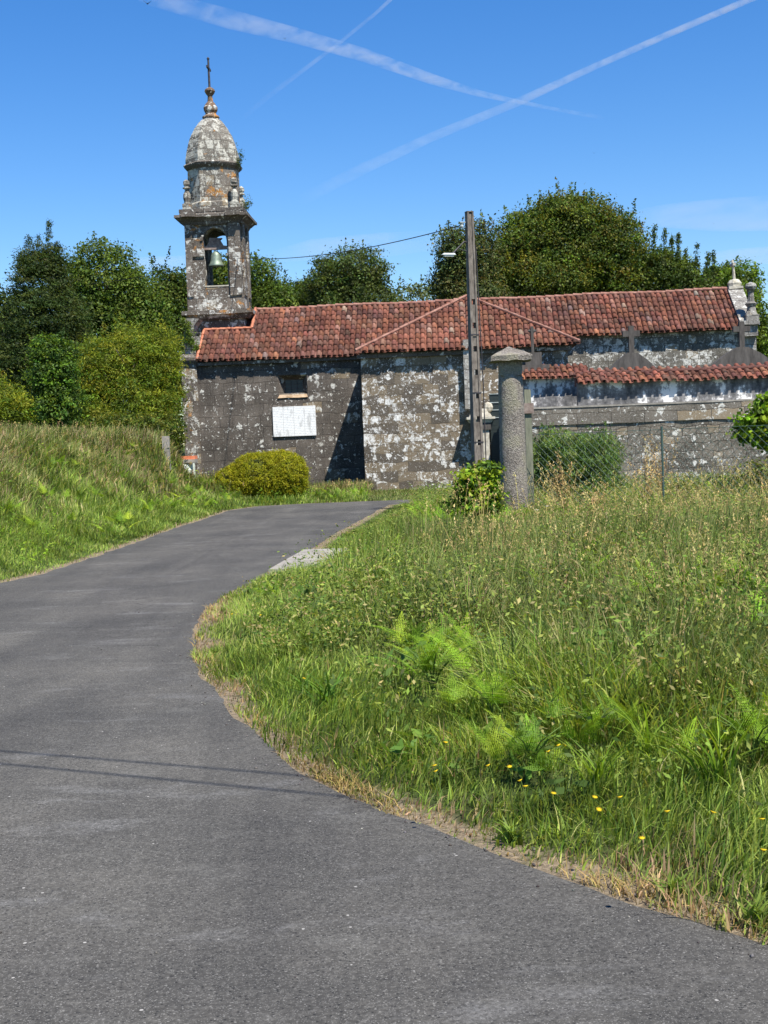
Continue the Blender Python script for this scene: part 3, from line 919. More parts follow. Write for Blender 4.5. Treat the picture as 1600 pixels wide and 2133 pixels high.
for k in range(6): vg.tube([(0.62 + 0.31 * k, 1.52, 6.40), (0.62 + 0.31 * (k + 1.1), 1.52, 6.39)], [0.07, 0.06], 7)
for k in range(4): vg.tube([(2.50, 1.5 + .31 * k, 6.38 + .22 * k), (2.50, 1.5 + .31 * (k + 1.1), 6.38 + .22 * (k + 1.1))], [0.07, 0.06], 7)
vg.build("verge_tiles", simple("fresh_clay", (0.34, 0.11, 0.06), (0.52, 0.22, 0.13), 8), church, rough=0.01, scale=6)

# chapel: hipped roof, front eave at y -3.2
AX, AY, AZ = 10.85, -0.25, 7.03
cp = Vector((0, AY + 3.2, AZ - 5.0)); L = cp.length; cd = cp.normalized()


def chapel_inside(u, v):
    x = 6.85 + u; t = v / L
    return (6.85 + (AX - 6.85) * t - 0.02) < x < (14.68 + (AX - 14.68) * t + 0.02) and t < 1


tiles("chapel_roof", (6.85, -3.2, 4.93), (1, 0, 0), tuple(cd), 7.85, L, chapel_inside, (6, 7, 4, 2.5, 1.2, 0.4, 0.3, 1.0, 2), parent=church, seed=5)
mb = MB()
q = mb.verts([(6.9, -3.12, 4.93), (14.63, -3.12, 4.93), (AX, AY, AZ - .05), (6.9, 0.4, 4.93), (14.63, 0.4, 4.93), (AX, 2.6, AZ - .05)])
mb.face([q[0], q[1], q[2]]); mb.face([q[0], q[2], q[5], q[3]]); mb.face([q[1], q[4], q[5], q[2]])
mb.build("chapel_roof_deck", bpy.data.materials["clay_deck"], church)
hp = MB()
for (sx, ex) in ((6.82, AX), (14.70, AX)):
    n = 13
    a = Vector((sx, -3.24, 5.03)); b_ = Vector((ex, AY, AZ + 0.07))
    for k in range(n):
        p = a.lerp(b_, k / n); q2 = a.lerp(b_, (k + 1.12) / n if k < n - 1 else 1)
        p.z += random.uniform(-.012, .012)
        hp.tube([p, q2], [0.058, 0.045], 7)
hp.build("hip_tiles", M['mortar'], church, rough=0.01, scale=5)

# east gable parapet with pinnacle and cross
gp_ = MB()
gp_.extrude_poly([(21.02, 5.2), (21.66, 5.2), (21.66, 5.62), (21.02, 5.62)], 0.35, 1.2)
gp_.box(21.02, 21.64, 0.6, 5.0, -0.3, 5.3)
# raking coping that follows the slope a little above the tiles
a = [(21.02, 0.30, 5.62), (21.60, 0.30, 5.62), (21.60, 0.95, 5.62), (21.02, 0.95, 5.62)]
gp_.box(20.98, 21.72, 0.22, 1.1, 5.62, 5.76)
v0 = gp_.verts([(21.02, 0.45, 5.76), (21.62, 0.45, 5.76), (21.62, 2.45, 7.18), (21.02, 2.45, 7.18)])
v1 = gp_.verts([(21.02, 2.95, 5.3), (21.62, 2.95, 5.3), (21.62, 2.95, 7.18), (21.02, 2.95, 7.18)])
v2 = gp_.verts([(21.02, 0.45, 5.3), (21.62, 0.45, 5.3)])
gp_.face([v0[0], v0[1], v0[2], v0[3]]); gp_.face([v0[3], v0[2], v1[2], v1[3]]); gp_.face([v2[0], v2[1], v0[1], v0[0]])
gp_.face([v2[1], v1[1], v1[2], v0[2], v0[1]]); gp_.face([v2[0], v0[0], v0[3], v1[3], v1[0]]); gp_.face([v1[0], v1[3], v1[2], v1[1]])
gab = gp_.build("gable_parapet", M['white_stone'], church, rough=0.035, scale=2.2)
pn = MB(); pn.box(21.25, 21.72, 0.35, 0.82, 5.765, 6.0); pn.prism(21.48, 0.58, [(0.24, 6.0), (0.17, 6.15), (0.15, 6.3), (0.22, 6.42), (0.13, 6.5), (0.10, 6.85), (0.16, 6.9)], 8)
pn.prism(21.48, 0.58, [(0.08, 6.9), (0.17, 6.96), (0.21, 7.06), (0.17, 7.16), (0.06, 7.2)], 10)
pn.build("pinnacle", M['white_stone'], gab, cuts=1, rough=0.02, scale=5)
gc = MB(); gc.box(21.05, 21.6, 2.4, 2.95, 7.19, 7.30); gc.prism(21.32, 2.7, [(0.24, 7.3), (0.28, 7.42), (0.2, 7.55), (0.1, 7.58)], 8)
gc.tube([(21.32, 2.7, 7.55), (21.26, 2.7, 8.34)], [0.055, 0.042], 6); gc.box(21.22, 21.34, 2.42, 2.98, 8.10, 8.20)
gc.build("gable_cross", M['creamstone'], gab, cuts=1, rough=0.02, scale=6)

# ---------------- bell tower
tower = MB()
tower.box(0.18, 2.22, 1.62, 3.9, 4.6, 6.80); tower.box(0.06, 2.36, 1.5, 4.0, 6.80, 6.98, top=(-0.06, 2.48, 1.38, 4.1)); tower.box(-0.2, 2.56, 1.3, 4.2, 6.98, 7.13)
tw = tower.build("tower_base", M['tower'], church, cuts=2, rough=0.03, scale=2)
TX, TY = 1.09, 2.75
bf = MB()
Y0, Y1 = 1.78, 3.72
OX0, OX1, SILL, SPR = 0.69, 1.62, 8.08, 9.88
bf.box(-0.02, 2.2, Y0 - 0.06, Y1 + 0.06, 7.13, 7.72)                                 # plinth
bf.box(0.02, 2.16, Y0, Y1, 7.72, SILL)
bf.box(0.02, OX0, Y0, Y1, SILL, 10.5); bf.box(OX1, 2.16, Y0, Y1, SILL, 10.5)
n = 12; cxm = (OX0 + OX1) / 2; rr = (OX1 - OX0) / 2
arc = [(cxm - rr * math.cos(math.pi * k / n), SPR + rr * math.sin(math.pi * k / n)) for k in range(n + 1)]
for (p, q2) in zip(arc[:-1], arc[1:]):
    bf.extrude_poly([p, q2, (q2[0], 10.5), (p[0], 10.5)], Y0, Y1)
# proud corner pilasters, imposts and archivolt
for (a0, a1) in ((0.0, 0.26), (1.70, 2.16)):
    bf.box(a0, a1, Y0 - 0.11, Y0 - 0.003, 7.72, 10.5)
bf.box(2.163, 2.24, Y0 + 0.2, Y0 + 0.75, 7.72, 10.5); bf.box(2.163, 2.24, Y1 - 0.6, Y1 - 0.1, 7.72, 10.5)
for (a0, a1) in ((0.26, 0.72), (1.59, 1.70)): bf.box(a0, a1, Y0 - 0.07, Y0 + 0.02, 9.27, 9.36)
for k in range(n):
    p, q2 = arc[k], arc[k + 1]
    s = 1.20
    po = (cxm + (p[0] - cxm) * s, SPR + (p[1] - SPR) * s); qo = (cxm + (q2[0] - cxm) * s, SPR + (q2[1] - SPR) * s)
    bf.extrude_poly([p, q2, qo, po], Y0 - 0.05, Y0 + 0.01)
bf.build("belfry", M['tower'], tw, rough=0.018, scale=2.5)
fl = MB(); fl.box(OX0 - .01, OX1 + .01, Y0 - 0.02, Y1, SILL, SILL + 0.05); fl.build("belfry_sill", M['creamstone'], tw)
co = MB()
def slab(m_, hw, hd, z0, z1, hw2=None, hd2=None):
    hw2 = hw2 or hw; hd2 = hd2 or hd
    m_.box(TX - hw, TX + hw, TY - hd, TY + hd, z0, z1, top=(TX - hw2, TX + hw2, TY - hd2, TY + hd2))
slab(co, 1.13, 1.06, 10.5, 10.62, 1.2, 1.12); slab(co, 1.22, 1.14, 10.62, 10.75, 1.38, 1.28); slab(co, 1.44, 1.34, 10.75, 10.85); slab(co, 1.28, 1.2, 10.85, 10.97, 1.22, 1.14); slab(co, 1.25, 1.17, 10.97, 11.10)
for sx in (-1, 1): co.box(TX + sx * 0.86 - 0.28, TX + sx * 0.86 + 0.28, TY - 1.46, TY - 1.1, 10.76, 10.93)
co.build("main_cornice", M['cornice'], tw, cuts=1, rough=0.028, scale=3)
dr = MB(); dr.prism(TX - .04, TY, [(1.10, 11.10), (1.10, 11.36), (1.04, 11.42), (1.04, 12.72)], 8, cap=False); dr.build("drum", M['drum'], tw, cuts=2, rough=0.02, scale=3)
dc = MB(); dc.prism(TX - .04, TY, [(1.06, 12.72), (1.16, 12.82), (1.2, 12.90), (1.12, 12.97)], 8); dc.build("drum_cornice", M['cornice'], tw, cuts=1, rough=0.02, scale=3)
dm = MB()
prof = [(1.10, 12.97), (1.09, 13.2), (1.04, 13.5), (0.96, 13.8), (0.84, 14.1), (0.68, 14.38), (0.48, 14.62), (0.30, 14.78)]
dm.prism(TX - .04, TY, prof, 8); dm.build("dome", M['dome'], tw, cuts=2, rough=0.03, scale=3)
fi = MB()
fi.prism(TX - .04, TY, [(0.26, 14.76), (0.34, 14.82), (0.34, 14.87), (0.24, 14.92), (0.2, 15.0), (0.27, 15.1), (0.28, 15.22), (0.2, 15.36), (0.11, 15.46), (0.09, 15.68), (0.17, 15.78), (0.21, 15.86), (0.19, 15.93), (0.09, 16.0)], 12)
fn = fi.build("finial", M['finial'], tw, rough=0.015, scale=6)
cr = MB(); cr.tube([(TX - .04, TY, 15.98), (TX - .05, TY, 17.1)], [0.05, 0.042], 6); cr.box(TX - .09, TX - .01, TY - 0.34, TY + 0.34, 16.72, 16.8); cr.prism(TX - .05, TY, [(0.02, 17.08), (0.065, 17.13), (0.02, 17.2)], 8)
cr.build("tower_cross", M['iron'], tw, rough=0.008, scale=8)
for (ux, uy) in ((-0.96, -0.92), (0.90, -0.92), (0.90, 0.92), (-0.96, 0.92)):
    u_ = MB(); u_.box(TX + ux - .17, TX + ux + .17, TY + uy - .17, TY + uy + .17, 11.1, 11.32)
    u_.prism(TX + ux, TY + uy, [(0.16, 11.32), (0.12, 11.4), (0.15, 11.55), (0.14, 11.7), (0.08, 11.82), (0.07, 11.9), (0.15, 11.93), (0.15, 11.97), (0.08, 12.0), (0.13, 12.08), (0.12, 12.2), (0.03, 12.27)], 8)
    u_.build("urn_pinnacle", M['dome'], tw, rough=0.015, scale=6)

# bell hanging in the arch, on its headstock
bl = empty("bell", ch_world(1.13, 2.05, 8.93), "small green bronze bell hanging in the belfry arch", "bell", rz=-YAW)
b1 = MB(); b1.prism(0, 0, [(0.30, -0.02), (0.30, 0.03), (0.25, 0.09), (0.225, 0.2), (0.2, 0.36), (0.16, 0.48), (0.10, 0.54), (0.03, 0.56)], 20, cap=False)
b1.prism(0, 0, [(0.27, 0.0), (0.2, 0.2), (0.1, 0.5)], 20, cap=False)
b1.tube([(0, 0, 0.3), (0, 0, -0.08)], 0.03, 6)
b1.build("bell_body", M['bronze'], bl, smooth=True)
b2 = MB(); b2.extrude_poly([(-0.62, 0.62), (0.62, 0.62), (0.60, 0.72), (0.32, 0.76), (0.2, 0.98), (0.28, 1.05), (-0.22, 1.08), (-0.26, 0.9), (-0.36, 0.76), (-0.6, 0.72)], -0.09, 0.09)
b2.tube([(-0.08, -0.1, 1.0), (-0.05, 0, 0.5)], 0.02, 5); b2.tube([(0.08, -0.1, 1.0), (0.05, 0, 0.5)], 0.02, 5); b2.tube([(0, -.11, 1.0), (0, -.02, .5)], 0.018, 5)
b2.build("headstock", M['rustwood'], bl, rough=0.01, scale=6)

# marble plaque: four slabs
pq = empty("wall_plaque", ch_world(3.38, -0.02, 2.12), "white marble plaque of four engraved slabs on the church wall below the window", "plaque", rz=-YAW)
wds = (0.40, 0.40, 0.40, 0.43); x = 0
for wd in wds:
    p = MB(); p.box(x + .003, x + wd - .003, -0.05, 0.01, 0, 1.12); x += wd
    p.build("slab", M['plaque'], pq, bevel=0.004)

# small bracket lamp at the west corner
la = empty("wall_lamp", ch_world(-0.02, 0.1, 3.45), "tiny white lamp on a bracket at the left corner of the church", "lamp", rz=-YAW)
m_ = MB(); m_.tube([(0, 0, 0.1), (-0.15, 0, 0.16), (-0.3, 0, 0.1)], 0.018, 5); m_.build("bracket", M['iron'], la)
m_ = MB(); m_.prism(-0.3, 0, [(0.06, -0.18), (0.10, -0.12), (0.10, 0.0), (0.04, 0.09)], 10); m_.build("lamp_shade", M['lampgrey'], la, smooth=True)

# ------------------------------------------------------------------ cemetery
# right-hand wall: stone below, set-back plaster above, tile roof on top
CW = empty("cemetery_wall", (6.3, 43.4, 0), "long cemetery wall of lichened blocks with a stained plaster upper part and red tile coping", "wall", rz=math.radians(-1.5))
mb = MB()
mb.box(-2.3, 14, 0, 0.7, -0.3, 2.06)
for k in range(1, 30): bmesh.ops.bisect_plane(mb.bm, geom=mb.bm.verts[:] + mb.bm.edges[:] + mb.bm.faces[:], plane_co=(-2.3 + k * 0.55, 0, 0), plane_no=(1, 0, 0))
for k in range(1, 8): bmesh.ops.bisect_plane(mb.bm, geom=mb.bm.verts[:] + mb.bm.edges[:] + mb.bm.faces[:], plane_co=(0, 0, -0.3 + 0.3 * k), plane_no=(0, 0, 1))
mb.build("stone_base", M['cem'], CW, rough=0.045, scale=2.0)
mb = MB(); mb.box(-2.3, 14, -0.05, 0.7, 2.065, 2.60)
for k in range(1, 20): bmesh.ops.bisect_plane(mb.bm, geom=mb.bm.verts[:] + mb.bm.edges[:] + mb.bm.faces[:], plane_co=(-2.3 + k * 0.8, 0, 0), plane_no=(1, 0, 0))
mb.build("top_course", M['cem_top'], CW, rough=0.03, scale=1.5)
mb = MB(); mb.box(-2.3, 14, -0.07, 0.6, 2.603, 2.66); mb.build("ledge", M['slab'], CW, cuts=3, rough=0.015, scale=2)
mb = MB(); mb.box(0.0, 14, 0.16, 0.44, 2.663, 3.38); mb.build("plaster_wall", M['plaster'], CW)
tiles("tile_coping", (-0.05, -0.02, 3.33), (1, 0, 0), (0, math.cos(.42), math.sin(.42)), 14, 0.74, lambda u, v: True, (6, 6, 3, 4, 1.5, 0.1, 0.1, 0.6, 1), pitch=0.245, parent=CW, seed=11)
mb = MB(); mb.tube([(-0.05, 0.68, 3.67), (14, 0.68, 3.67)], 0.075, 8); mb.box(0, 14, 0.45, 1.0, 3.3, 3.55); mb.build("coping_core", bpy.data.materials["clay_deck"], CW)
# left-hand, farther section
CL = empty("niche_block", (4.75, 46.3, 0), "low tile-roofed block with whitewashed front standing left of and behind the long cemetery wall", "wall", rz=math.radians(-1.5))
mb = MB(); mb.box(0, 2.15, -0.02, 1.2, -0.3, 3.70); mb.build("plaster_wall", M['plaster'], CL)
tiles("tile_coping", (-0.05, -0.25, 3.66), (1, 0, 0), (0, math.cos(.42), math.sin(.42)), 2.2, 0.74, lambda u, v: True, (6, 6, 3, 4, 1.5, 0.1, 0.1, 0.6, 1), pitch=0.21, parent=CL, seed=12)
mb = MB(); mb.box(0.02, 2.1, 0.3, 1.1, 3.6, 3.93); mb.build("coping_core", bpy.data.materials["clay_deck"], CL)


def tomb(px, pytop, pybase, Y, wid, hh, cw, label, kind):
    """grave monument: a pediment with a stone cross"""
    p = at(px, pytop, Y); zb = at(px, pybase, Y).z
    e = empty("grave_monument", (p.x, Y, 0), label, "grave monument", "crosses rising behind the cemetery wall")
    m_ = MB()
    if kind == 'block':
        m_.box(-wid, wid, -0.2, 0.2, 0.0, zb); m_.box(-wid * 1.6, wid * 1.9, -0.25, 0.25, 0.0, zb - 0.42)
    else:
        pts = [(-wid, 0.0), (wid, 0.0), (wid, zb - hh), (wid * 0.72, zb - hh * 0.82), (wid * 0.42, zb - hh * 0.35), (cw * 2.0, zb - 0.02), (-cw * 2.0, zb), (-wid * 0.42, zb - hh * 0.35), (-wid * 0.72, zb - hh * 0.82), (-wid, zb - hh)]
        m_.extrude_poly(pts, -0.2, 0.2)
    m_.build("pediment", M['darkstone'], e, bevel=0.02)
    H = p.z - zb
    c = MB()
    if kind == 'block':
        c.box(-0.045, 0.045, -0.05, 0.05, zb, zb + H); c.prism(0, 0, [(0.0, zb + H - .28), (0.16, zb + H - .15), (0.0, zb + H - .02)], 4, rot=0, sy=0.35)
    else:
        c.box(-cw, cw, -0.08, 0.08, zb - .01, zb + H); c.box(-cw * 3.3, -cw - .002, -0.075, 0.075, zb + H * 0.60, zb + H * 0.82); c.box(cw + .002, cw * 3.3, -0.075, 0.075, zb + H * 0.60, zb + H * 0.82)
    c.build("cross", M['darkstone'], e, bevel=0.012)
    return e


tomb(1108, 680, 735, 46.9, 0.28, 0.3, 0.05, "squat grey tomb block with a slim diamond-headed cross just right of the stone column cap", 'block')
tomb(1314, 679, 735, 45.2, 1.15, 0.72, 0.085, "grey tomb pediment with a broad stone cross in the middle of the tile-capped wall", 'ped')
tomb(1544, 670, 723, 45.0, 1.3, 0.6, 0.085, "large grey tomb pediment with a stone cross below the far right gable of the church", 'ped')

# gate pillar with tall pinnacle, seen on both sides of the utility pole
gpY = 48.22
p0 = at(1004, 990, gpY)
GP = empty("gate_pillar", (p0.x, gpY, 0), "cream stone gate pillar with moulded cap and tall white post behind the utility pole", "pillar")
m_ = MB(); m_.box(-0.36, 0.36, -0.3, 0.3, -0.2, 0.75); m_.box(-0.30, 0.30, -0.25, 0.25, 0.75, 2.05, top=(-.28, .28, -.24, .24)); m_.build("shaft", M['creamstone'], GP, bevel=0.01, cuts=1, rough=0.015)
m_ = MB(); m_.box(-0.34, 0.36, -0.3, 0.3, 2.05, 2.3); m_.build("collar", M['darkstone'], GP)
m_ = MB()
for z0, z1, w0, w1 in ((2.3, 2.42, 0.38, 0.46), (2.42, 2.5, 0.5, 0.5), (2.5, 2.62, 0.40, 0.34), (2.62, 2.8, 0.30, 0.22)): m_.box(-w0, w0, -w0 * .8, w0 * .8, z0, z1, top=(-w1, w1, -w1 * .8, w1 * .8))
m_.prism(0.30, 0, [(0.05, 2.62), (0.15, 2.72), (0.17, 2.84), (0.13, 2.96), (0.03, 3.02)], 10); m_.build("cap", M['creamstone'], GP, cuts=1, rough=0.015)
m_ = MB(); m_.box(-0.50, -0.02, 0.05, 0.22, 2.8, 5.25, top=(-.5, -.04, .05, .22)); m_.build("post", M['white_stone'], GP, cuts=2, rough=0.015)
gt = empty("cemetery_gate", (p0.x + 0.36, gpY, 0), "dark metal gate with pale rails between the gate pillar and the stone column", "gate")
m_ = MB(); m_.box(0, 0.9, 0, 0.03, 0.2, 3.3); m_.build("panel", M['dark'], gt)
m_ = MB()
for z in (2.45, 2.72, 2.98, 3.28): m_.box(0, 0.9, -0.03, -0.002, z, z + 0.03)
m_.build("rails", M['lampgrey'], gt)

# ------------------------------------------------------------------ stone column by the lane
cz = gz_at(2.09, 22.0)
SC = empty("stone_column", (2.11, 22.0, cz - 0.05), "rough round granite column with a square pyramid cap in the tall grass", "column")
m_ = MB()
prof = [(0.222, 0), (0.218, 0.5), (0.212, 1.0), (0.206, 1.5), (0.202, 2.0), (0.20, 2.52), (0.19, 2.62), (0.15, 2.67)]
m_.prism(0, 0, prof, 18, cap=True)
bmesh.ops.subdivide_edges(m_.bm, edges=[e for e in m_.bm.edges if abs(e.verts[0].co.z - e.verts[1].co.z) > 0.2], cuts=7)
for v in m_.bm.verts:
    a = math.atan2(v.co.y, v.co.x)
    k = 1 + 0.05 * mnoise.noise(Vector((v.co.x * 2.5, v.co.y * 2.5, v.co.z * 1.6))) + 0.028 * mnoise.noise(v.co * 11)
    k *= 0.90 + 0.10 * (abs(math.cos(a)) ** 4 + abs(math.sin(a)) ** 4) ** -0.25 * 1.1
    v.co.x *= k; v.co.y *= k
    # a shallow groove low on the front
    if v.co.y < 0 and v.co.z < 1.0 and 0.0 < v.co.x < 0.08: v.co.y += 0.03 * (1 - v.co.z)
m_.build("shaft", M['granite'], SC, smooth=True)
m_ = MB(); m_.box(-0.175, 0.175, -0.175, 0.175, 2.62, 2.85); m_.build("neck_block", M['granite'], SC, cuts=3, rough=0.015, scale=6)
m_ = MB(); m_.box(-0.325, 0.325, -0.325, 0.325, 2.85, 2.93)
t4 = m_.verts([(-0.325, -0.325, 2.931), (0.325, -0.325, 2.931), (0.325, 0.325, 2.931), (-0.325, 0.325, 2.931), (0.0, 0, 3.10)])
for i in range(4): m_.face([t4[i], t4[(i + 1) % 4], t4[4]])
m_.face(t4[:4][::-1])
m_.build("cap", M['granite'], SC, cuts=4, rough=0.02, scale=7)

# ------------------------------------------------------------------ utility pole with street lamp
UP = empty("utility_pole", (2.24, 32.0, 0), "tall grey concrete utility pole with a ladder of square holes and a street lamp arm", "utility pole", rz=math.radians(20))
HP = 6.95
# hollow-cell pole: two rails, a thin web and rungs between the holes
m_ = MB()
def wz(z): return 0.125 - 0.045 * z / HP          # half width at height z
def dz(z): return 0.105 - 0.035 * z / HP
for s in (-1, 1):
    a = wz(0); b_ = wz(HP); c0 = 0.062; c1 = 0.040
    if s < 0: m_.box(-a, -c0, -dz(0), dz(0), -0.3, HP, top=(-b_, -c1, -dz(HP), dz(HP)))
    else: m_.box(c0, a, -dz(0), dz(0), -0.3, HP, top=(c1, b_, -dz(HP), dz(HP)))
zc = [1.0 + 0.545 * k for k in range(8)]
zprev = -0.3
for z in zc + [None]:
    z1 = HP - 0.02 if z is None else z
    k0 = 0.0625 - 0.022 * max(zprev, 0) / HP; k1 = 0.0625 - 0.022 * z1 / HP
    m_.box(-k0, k0, -dz(max(zprev, 0)) + 0.025, dz(max(zprev, 0)) - .03, zprev, z1, top=(-k1, k1, -dz(z1) + 0.025, dz(z1) - .03))
    if z is not None: zprev = z + 0.13
m_.build("concrete_shaft", M['concrete'], UP, rough=0.004, scale=4)
m_ = MB(); m_.box(-0.083, 0.083, -0.075, 0.075, HP, HP + 0.02); m_.build("top_cap", M['concrete'], UP)
m_ = MB(); m_.tube([(-0.1, 0, 6.72), (-0.24, 0, 6.72)], 0.014, 5); m_.prism(-0.2, 0, [(0.03, 6.58), (0.045, 6.62), (0.03, 6.66), (0.045, 6.70)], 8); m_.build("insulator", M['lampgrey'], UP)
m_ = MB(); m_.tube([(-0.1, -0.02, 6.25), (-0.16, -0.02, 6.27), (-0.45, -0.02, 6.0)], 0.02, 6); m_.tube([(-0.1, -0.02, 6.05), (-0.3, -0.02, 6.1)], 0.012, 5); am = m_.build("lamp_arm", M['iron'], UP)
m_ = MB()
m_.box(-0.74, -0.40, -0.07, 0.04, 5.96, 6.0, top=(-0.68, -0.42, -0.05, 0.02)); m_.box(-0.68, -0.45, -0.055, 0.025, 5.92, 5.96)
m_.build("lamp_head", M['lampgrey'], am, bevel=0.012)
m_ = MB(); m_.tube([(0.17, -0.1, 0), (0.165, -0.1, 3), (0.11, -0.06, 6.2)], 0.014, 5); m_.build("conduit", M['iron'], UP)
for z in (1.6, 2.75, 4.1): 
    m_ = MB(); m_.box(-wz(z) - .008, wz(z) + .008, -dz(z) - .008, -dz(z) - .001, z, z + .03); m_.build("band", M['iron'], UP)


def cable(a, b_, sag, rad, label, grp=None, n=24):
    a, b_ = Vector(a), Vector(b_)
    pts = []
    for i in range(n + 1):
        t = i / n; p = a.lerp(b_, t); p.z -= 4 * sag * t * (1 - t); pts.append(p)
    m_ = MB(); m_.tube(pts, rad, 5)
    o = m_.build("overhead_cable", M['cable'])
    return tag(o, label, "cable", grp)


tb = ch_world(1.1, 4.02, 9.55)
pt = UP.matrix_world @ Vector((-0.2, 0, 6.6)) if False else Vector((2.05, 32.0, 6.66))
cable(pt, tb, 0.35, 0.012, "thin dark cable running from the utility pole to the back of the church tower")
cable(ch_world(0.0, 3.9, 9.22), at(-60, 598, 62), 0.35, 0.012, "thin dark cable running left from the church tower over the trees")
# two lines crossing the lane overhead, out of the picture; their shadows fall on the asphalt
hh = 5.2
off = SUN * (hh / SUN.z)
for i, (A, B) in enumerate((((-2.17, 7.47), (-.52, 6.66)), ((-2.08, 7.15), (-.18, 6.17)))):
    d = Vector((B[0] - A[0], B[1] - A[1], 0)).normalized(); m0 = Vector((A[0], A[1], 0)) + off
    cable(m0 - d * 22, m0 + d * 20, 0.0, 0.011, ("upper" if i == 0 else "lower") + " of the two wires strung over the lane whose thin shadow lines cross the asphalt", n=8)

# concrete slab in the grass
S = [(-1.46, 16.9), (0.0, 16.7), (-0.06, 20.0), (-1.2, 20.15)]
zb = 0.06
m_ = MB(); lo = m_.verts([(x, y, -0.1) for x, y in S]); hi = m_.verts([(x, y, zb + 0.07) for x, y in S])
m_.face(lo[::-1]); m_.face(hi)
for i in range(4): m_.face([lo[i], lo[(i + 1) % 4], hi[(i + 1) % 4], hi[i]])
cs = m_.build("concrete_slab", M['slab'], cuts=3, rough=0.015, scale=3)
tag(cs, "flat pale concrete slab half buried in the grass beside the lane", "slab")

# pale container with the orange lid beside the church corner
p = at(386, 985, 44.5)
UB = empty("water_tank", (p.x, 44.5, 0), "small round pale green tank with an orange clay lid by the church corner", "tank")
zt = at(386, 950, 44.5).z
m_ = MB(); m_.prism(-0.06, 0, [(0.26, 0), (0.33, zt - 0.72), (0.36, zt - 0.45), (0.33, zt - 0.28), (0.24, zt - 0.22)], 16); m_.build("tank_body", M['whitish'], UB, smooth=False)
m_ = MB(); m_.box(-0.42, 0.38, -0.32, 0.32, zt - 0.22, zt - 0.11); m_.build("rim", M['slab'], UB, bevel=0.01)
m_ = MB(); m_.box(-0.40, -0.27, -0.30, 0.30, zt - 0.11, zt - 0.012); m_.box(-0.26, -0.10, -0.30, 0.30, zt - 0.11, zt); m_.box(0.0, 0.38, -0.30, 0.30, zt - 0.11, zt); m_.build("lid", M['orange'], UB, bevel=0.01)
m_ = MB(); m_.box(0.30, 0.36, -0.31, -0.25, -0.1, zt - 0.22); m_.build("leg", M['whitish'], UB)

# concrete stub post on the bank
p = at(346, 930, 41); g0 = gz_at(p.x, 41)
m_ = MB(); m_.box(-0.11, 0.11, -0.1, 0.1, -0.2, at(346, 909, 41).z - g0, top=(-.10, .10, -.09, .09)); sp = m_.build("stub_post", M['slab'], cuts=2, rough=0.015, scale=5)
sp.location = (p.x, 41, g0); tag(sp, "short pale concrete post standing in the grass on the left bank", "post")

# green timber post beside the column, with a block on it
g0 = gz_at(2.47, 22.9)
WP = empty("fence_post", (2.47, 22.9, g0), "greenish timber post with a square block standing right of the stone column", "post")
m_ = MB(); m_.box(-0.055, 0.055, -0.05, 0.05, -0.2, 2.38); m_.build("stake", M['wood'], WP, cuts=2, rough=0.006)
m_ = MB(); m_.box(-0.10, 0.09, -0.09, -0.052, 1.98, 2.15); m_.build("block", M['rustwood'], WP, bevel=0.008)

# chain-link fence
FA, FB = Vector((2.55, 22.6)), Vector((8.2, 19.4))
fl_ = (FB - FA).length; fd = (FB - FA) / fl_
CF = empty("chain_link_fence", (FA.x, FA.y, 0), "green chain-link fence running right from the stone column through the weeds", "fence")
V, F, C = [], [], []
m_ = MB()
H0, H1, cell = 0.1, 1.70, 0.13
def fp(s, z): return (fd.x * s, fd.y * s, z)
k = -H1
while k < fl_:
    for sg in (1, -1):
        a0, a1 = max(0, k), min(fl_, k + (H1 - H0))
        if a1 - a0 > 0.02:
            if sg > 0: m_.tube([fp(a0, H0 + (a0 - k)), fp(a1, H0 + (a1 - k))], 0.0030, 3)
            else: m_.tube([fp(a0, H1 - (a0 - k)), fp(a1, H1 - (a1 - k))], 0.0030, 3)
    k += cell
m_.build("wire_mesh", M['green_wire'], CF)
m_ = MB(); m_.tube([fp(0, H1), fp(fl_, H1)], 0.004, 4); m_.build("top_wire", M['green_wire'], CF)
for s in (2.15, 4.6): 
    m_ = MB(); m_.tube([fp(s, -0.2), fp(s, H1 + 0.05)], 0.018, 8); m_.build("post", M['green_wire'], CF)

